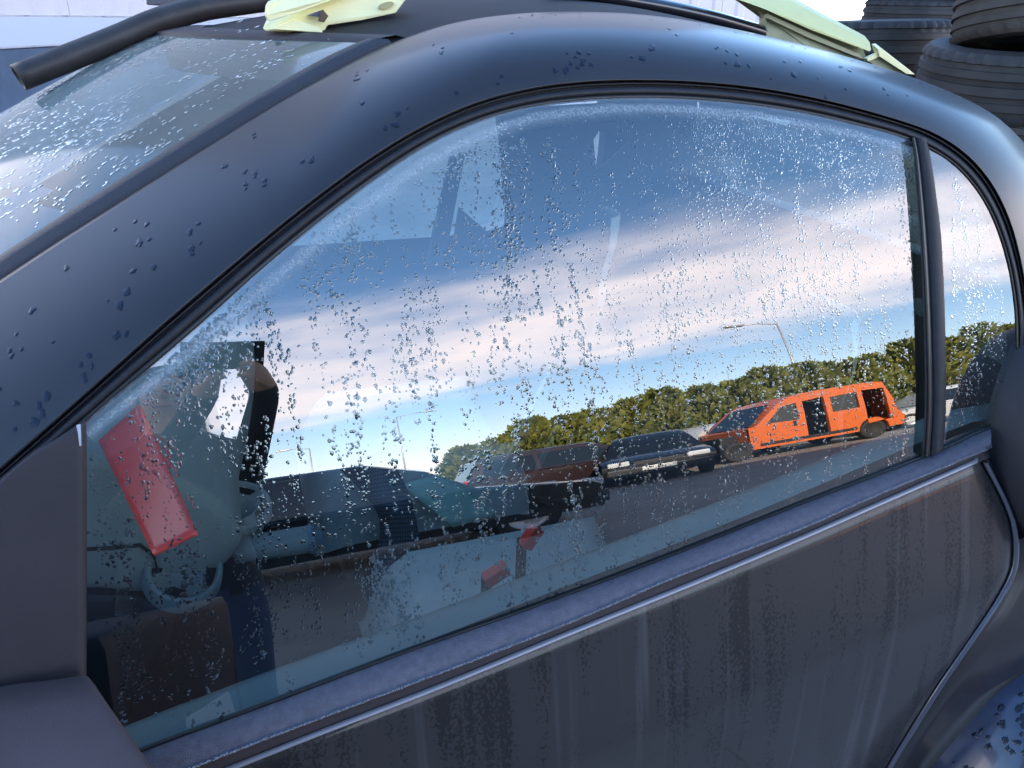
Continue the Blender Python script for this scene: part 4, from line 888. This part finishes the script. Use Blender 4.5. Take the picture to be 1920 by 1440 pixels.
# ------------------------------------------------------------------ the photographer
pe = empty('person', (-.21, -1.16, 0), 'person in a dark jacket and jeans holding up a phone towards the car', 'person')
def skin_body(parent):
    V, E_, Rr = [], [], []
    def add(p, r, par=None):
        V.append(p); Rr.append(r)
        if par is not None: E_.append((par, len(V) - 1))
        return len(V) - 1
    ph = (Vector(CAM_POS) - Vector(pe.location)) / .95                    # phone seen from the feet
    hnd = lambda s: ph + Vector((-.05 + s * .04, -.02, -.05))
    pel = add((0, 0, .95), (.155, .11)); sp1 = add((0, -.01, 1.10), (.145, .105), pel); sp2 = add((0, -.01, 1.27), (.165, .115), sp1); ch = add((0, 0, 1.40), (.15, .10), sp2)
    nk = add((0, .02, 1.50), (.058, .058), ch); hd0 = add((0, .04, 1.57), (.068, .078), nk); hd1 = add((0, .05, 1.65), (.078, .095), hd0); add((0, .04, 1.73), (.055, .07), hd1)
    for s in (-1, 1):
        sh = add((s * .15, 0, 1.38), (.065, .065), ch); el_ = add((s * .13, .20, 1.15), (.05, .05), sh)
        hand = hnd(s); wr = add((hand.x + s * .02, hand.y - .07, hand.z - .06), (.032, .032), el_); pm = add((hand.x, hand.y - .01, hand.z - .01), (.030, .022), wr)
        for q in range(4):
            fz = -.025 + q * .017; f1 = add((hand.x - s * .008, hand.y + .005, hand.z + fz), (.0095, .0095), pm); f2 = add((hand.x - s * .03, hand.y - .002, hand.z + fz + .004), (.008, .008), f1)
        t1 = add((hand.x - s * .005, hand.y - .028, hand.z + .022), (.010, .010), pm); add((hand.x - s * .03, hand.y - .03, hand.z + .034), (.008, .008), t1)
        hp = add((s * .095, 0, .88), (.088, .095), pel); kn = add((s * .11, .03, .48), (.062, .066), hp); an = add((s * .12, -.02, .09), (.045, .048), kn); add((s * .13, .13, .04), (.042, .03), an)
    me = bpy.data.meshes.new('body'); me.from_pydata(V, E_, []); o = bpy.data.objects.new('body', me); COL.objects.link(o)
    sk = o.modifiers.new('skin', 'SKIN'); sk.use_smooth_shade = True
    for i, r in enumerate(Rr): me.skin_vertices[0].data[i].radius = r
    me.skin_vertices[0].data[0].use_root = True
    sb = o.modifiers.new('sub', 'SUBSURF'); sb.levels = 2; sb.render_levels = 2
    dg = bpy.context.evaluated_depsgraph_get(); dg.update(); m2 = bpy.data.meshes.new_from_object(o.evaluated_get(dg)); bpy.data.objects.remove(o)
    o = bpy.data.objects.new('body', m2); COL.objects.link(o); o.parent = parent; m2.materials.clear()
    for m in (mat('dark_jacket', (.018, .022, .032), .8, bump=.4, bscale=60), mat('jeans', (.03, .05, .10), .9), mat('skin', (.55, .33, .23), .55, spec=.3), mat('shoes', (.02, .02, .02), .6)): m2.materials.append(m)
    for p in m2.polygons:
        p.use_smooth = True; c = p.center; hand = min((Vector(c) - hnd(s)).length for s in (-1, 1))
        p.material_index = 2 if (c.z > 1.50 and abs(c.x) < .12 and c.y < .2) or hand < .075 else (3 if c.z < .10 else (1 if c.z < .86 else 0))
    return o
skin_body(pe); pe.scale = (.95, .95, .95)
hc = Vector((0, .035, 1.67)); hv = []; bm = bmesh.new(); bmesh.ops.create_icosphere(bm, subdivisions=3, radius=1.0)
for v in bm.verts:
    n = v.co.copy(); v.co = Vector((n.x * .092, n.y * .108 - .012, n.z * .098 + .012)) * (1 + .05 * mnoise.noise(n * 4))
bmesh.ops.delete(bm, geom=[v for v in bm.verts if v.co.z < -.02 and v.co.y > -.05 or (v.co.y > .055 and v.co.z < .045)], context='VERTS')
hair = bm_obj('hair', bm, mat('dark_hair', (.02, .013, .009), .6), None, True); hair.location = hc; hair.parent = pe
for s in (-1, 1):
    ey = lathe('eye', [(.0, .012), (.006, .010), (.010, .004), (.011, -.004)], mat('eye_white', (.6, .6, .6), .2), None, 14, Vector((s * .032, .135, 1.655)), Vector((0, 1, 0))); ey.parent = pe
    ear = lathe('ear', [(.0, .012), (.014, .014), (.024, .006), (.026, -.004)], MATS['skin'], None, 14, Vector((s * .080, .045, 1.645)), Vector((s, .2, 0))); ear.parent = pe
nose = pydata('nose', [(-.014, .135, 1.615), (.014, .135, 1.615), (0, .168, 1.618), (0, .14, 1.665)], [(0, 1, 2), (0, 2, 3), (1, 3, 2)], MATS['skin'], None, True); nose.parent = pe
mouth = box('mouth', (0, .134, 1.588), (.042, .012, .009), mat('lips', (.36, .14, .12), .5), None, None, .003); mouth.parent = pe
phone_c = Vector(CAM_POS) - Vector(CF) * .0075 ; Rm = Matrix((Vector(CR), Vector(CU), -Vector(CF))).transposed()
ph = empty('phone', phone_c, 'dark phone held sideways in both hands of the person', 'phone')
box('phone_body', phone_c + Rm @ Vector((-.055, -.022, 0)), (.152, .074, .008), mat('phone_dark', (.02, .02, .024), .25), ph, Rm, .003)
box('phone_screen', phone_c + Rm @ Vector((-.055, -.022, .0045)), (.144, .067, .001), mat('phone_glass', (.03, .035, .04), .1), ph, Rm)
# ------------------------------------------------------------------ water beads (real domes, gathered into one mesh per surface)
class Beads:
    def __init__(s): s.v = []; s.f = []
    def add(s, c, n, up, ru, rv, h, k=7, jag=.25, lift=.0003):
        c, n, up = Vector(c), Vector(n).normalized(), Vector(up); t = (up - n * up.dot(n)).normalized(); b = n.cross(t); i0 = len(s.v); ph = random.random() * 6
        rad = [1 + random.uniform(-jag, jag) for _ in range(k)]
        for sc, hh in ((1, 0.), (.72, .72)):
            for q in range(k):
                a = ph + 2 * pi * q / k; s.v.append(c + b * cos(a) * ru * sc * rad[q] + t * sin(a) * rv * sc * rad[q] + n * (lift + h * hh))
        s.v.append(c + n * (lift + h)); ap = i0 + 2 * k
        for q in range(k):
            q2 = (q + 1) % k; s.f.append((i0 + q, i0 + q2, i0 + k + q2, i0 + k + q)); s.f.append((i0 + k + q, i0 + k + q2, ap))
    def build(s, name, m, label):
        o = pydata(name, s.v, s.f, m, None, True); return tag(o, label, 'water drops', kind='stuff')
gb = Beads()
def glass_bead(x, z, r, el=1.15):
    P = Vector((x, ys(z), z)); px, py = proj(P)
    if px < 168 or px > 1890: return
    if px < 1712:
        if py < gtop(px) + 10 or py > gbot(px) - 4: return
    elif px < 1782 or py > 800 or py < np.interp(px, [1780, 1850, 1895], [320, 400, 620]): return
    gb.add(P, side_normal(z), (0, 0, 1), r * random.uniform(.75, 1.15), r * random.uniform(.8, 1.3) * el, r * random.uniform(.16, .34), 7, .35)
def run(x, z0, length, width, n, r):
    ph = random.random() * 9
    for _ in range(n):
        t = random.random(); z = z0 - length * t; xx = x + .004 * sin(ph + z * 45) + random.gauss(0, width)
        glass_bead(xx, z, r * random.uniform(.5, 1.35))
for _ in range(820):                                             # run marks of loose drops
    x = random.uniform(-.16, .96); z0 = random.uniform(.97, 1.44); L = random.uniform(.02, .11); right = x > .35
    r = random.uniform(.0007, .0013) if right else random.uniform(.0010, .0018)
    run(x, z0, L, random.uniform(.0016, .0034), int(L * random.uniform(150, 420)), r)
for _ in range(2200): glass_bead(random.uniform(-.16, .96), random.uniform(.95, 1.44), random.uniform(.0004, .0011))
for _ in range(1800): glass_bead(random.uniform(.3, .95), random.uniform(1.1, 1.44), random.uniform(.0004, .0009))
def cluster(px0, py0, px1, py1, spread, n, r):
    for _ in range(n):
        t = random.random(); p = hit(mixc(px0, px1, t) + random.gauss(0, spread), mixc(py0, py1, t) + random.gauss(0, spread)); glass_bead(p.x, p.z, r * random.uniform(.55, 1.3))
cluster(935, 270, 968, 480, 9, 190, .0017); cluster(640, 440, 700, 500, 26, 120, .0016); cluster(350, 640, 470, 560, 22, 330, .0015); cluster(290, 690, 380, 700, 28, 260, .0015)
cluster(820, 340, 900, 280, 14, 90, .0016); cluster(1335, 220, 1370, 420, 26, 420, .0009); cluster(1290, 215, 1500, 250, 22, 420, .0009); cluster(1500, 280, 1660, 300, 40, 420, .0008)
cluster(705, 1060, 730, 1130, 16, 130, .0017); cluster(180, 850, 215, 990, 22, 120, .0007); cluster(310, 830, 335, 880, 10, 30, .0018); cluster(365, 760, 450, 870, 22, 45, .0018)
cluster(1420, 330, 1440, 600, 14, 160, .0010); cluster(1560, 420, 1600, 660, 30, 240, .0008); cluster(1800, 420, 1850, 640, 24, 170, .0008); cluster(600, 1000, 620, 1010, 30, 30, .0015)
gb.build('water_drops', WATER, 'scattered water drops beading on the outside of the side window')
# splashes on the painted frame
fb = Beads()
def frame_bead(i, u, r, jag=.45):
    P = frame_point(i, u); a = frame_point(min(i + 1, NS - 1), u) - P; b = frame_point(i, min(u + .03, 1)) - P; n = b.cross(a).normalized()
    if n.dot(Vector(CAM_POS) - P) < 0: n = -n
    fb.add(P, n, (0, 0, 1), r * random.uniform(.7, 1.1), r * random.uniform(.9, 1.5), r * .09, 11, jag, .0004)
for _ in range(75):
    i = random.randint(18, NS - 34); u = random.uniform(.08, .86)
    for q in range(random.choice((1, 1, 1, 2, 3, 5))): frame_bead(min(max(i + random.choice((0, 0, 1)), 0), NS - 2), min(max(u + random.gauss(0, .022), .05), .92), random.uniform(.0012, .0033))
for _ in range(70): frame_bead(random.randint(70, NS - 26), random.uniform(.93, .995), random.uniform(.0010, .0022), .2)
for _ in range(260):
    a_ = random.randint(1, 10); b_i = random.randint(2, 36); P = mixc(wrows[a_][b_i], wrows[a_ + 1][b_i + 1], random.random()); n = (wrows[a_ + 1][b_i] - wrows[a_][b_i]).cross(wrows[a_][b_i + 1] - wrows[a_][b_i]).normalized()
    if n.dot(Vector(CAM_POS) - P) < 0: n = -n
    for q in range(random.choice((1, 2, 3))): fb.add(P + Vector((random.gauss(0, .004), 0, 0)), n, (0, 0, 1), random.uniform(.0015, .004), random.uniform(.002, .005), .0004, 11, .45, .0006)
fb.build('water_splashes', WETSPOT, 'dark splashes of water dotted over the painted window frame and rear wing')
# windscreen drops in slanting rows
wb = Beads(); nE = len(ws_edge)
def ws_pt(e, v):
    k = int(min(max(e, 0), nE - 2)); t = e - k; return across(mixc(ws_edge[k], ws_edge[k + 1], t), FAR(mixc(ws_edge[k], ws_edge[k + 1], t)), v, WB, WF)
def ws_bead(e, v, r):
    P = ws_pt(e, v); a = ws_pt(e + .2, v) - P; b = ws_pt(e, v + .01) - P; n = a.cross(b).normalized()
    if n.z < 0: n = -n
    wb.add(P, n, a, r * random.uniform(.8, 1.2), r * random.uniform(1.1, 2.2), r * .13, 7, .3)
for _ in range(380):
    e0 = random.uniform(2, nE - 4); v0 = random.uniform(.04, .75); n = random.randint(4, 16)
    for q in range(n): ws_bead(e0 + q * random.uniform(.25, .7), v0 + random.gauss(0, .004), random.uniform(.0008, .0018) * (1 + .5 * v0))
for _ in range(900): ws_bead(random.uniform(0, nE - 3), random.uniform(.03, .8), random.uniform(.0008, .0018))
wb.build('windscreen_drops', WATER_FLAT, 'rows of water drops running down the windscreen')
# beads hanging on the belt trim ridge
rb = Beads()
for _ in range(1900):
    t = random.uniform(8, NB - 6); k = int(t); P = mixc(r1[k], r1[k + 1], t - k); rb.add(P + Vector((0, random.uniform(-.0006, .0008), random.uniform(-.001, .001))), (0, -.7, .7), (0, 0, 1), *(random.uniform(.0003, .0008),) * 2, .0006, 6, .25)
rb.build('ridge_drops', mat('bright_water', (.26, .27, .31), .12, spec=.7), 'line of tiny bright drops along the ridge of the belt trim')
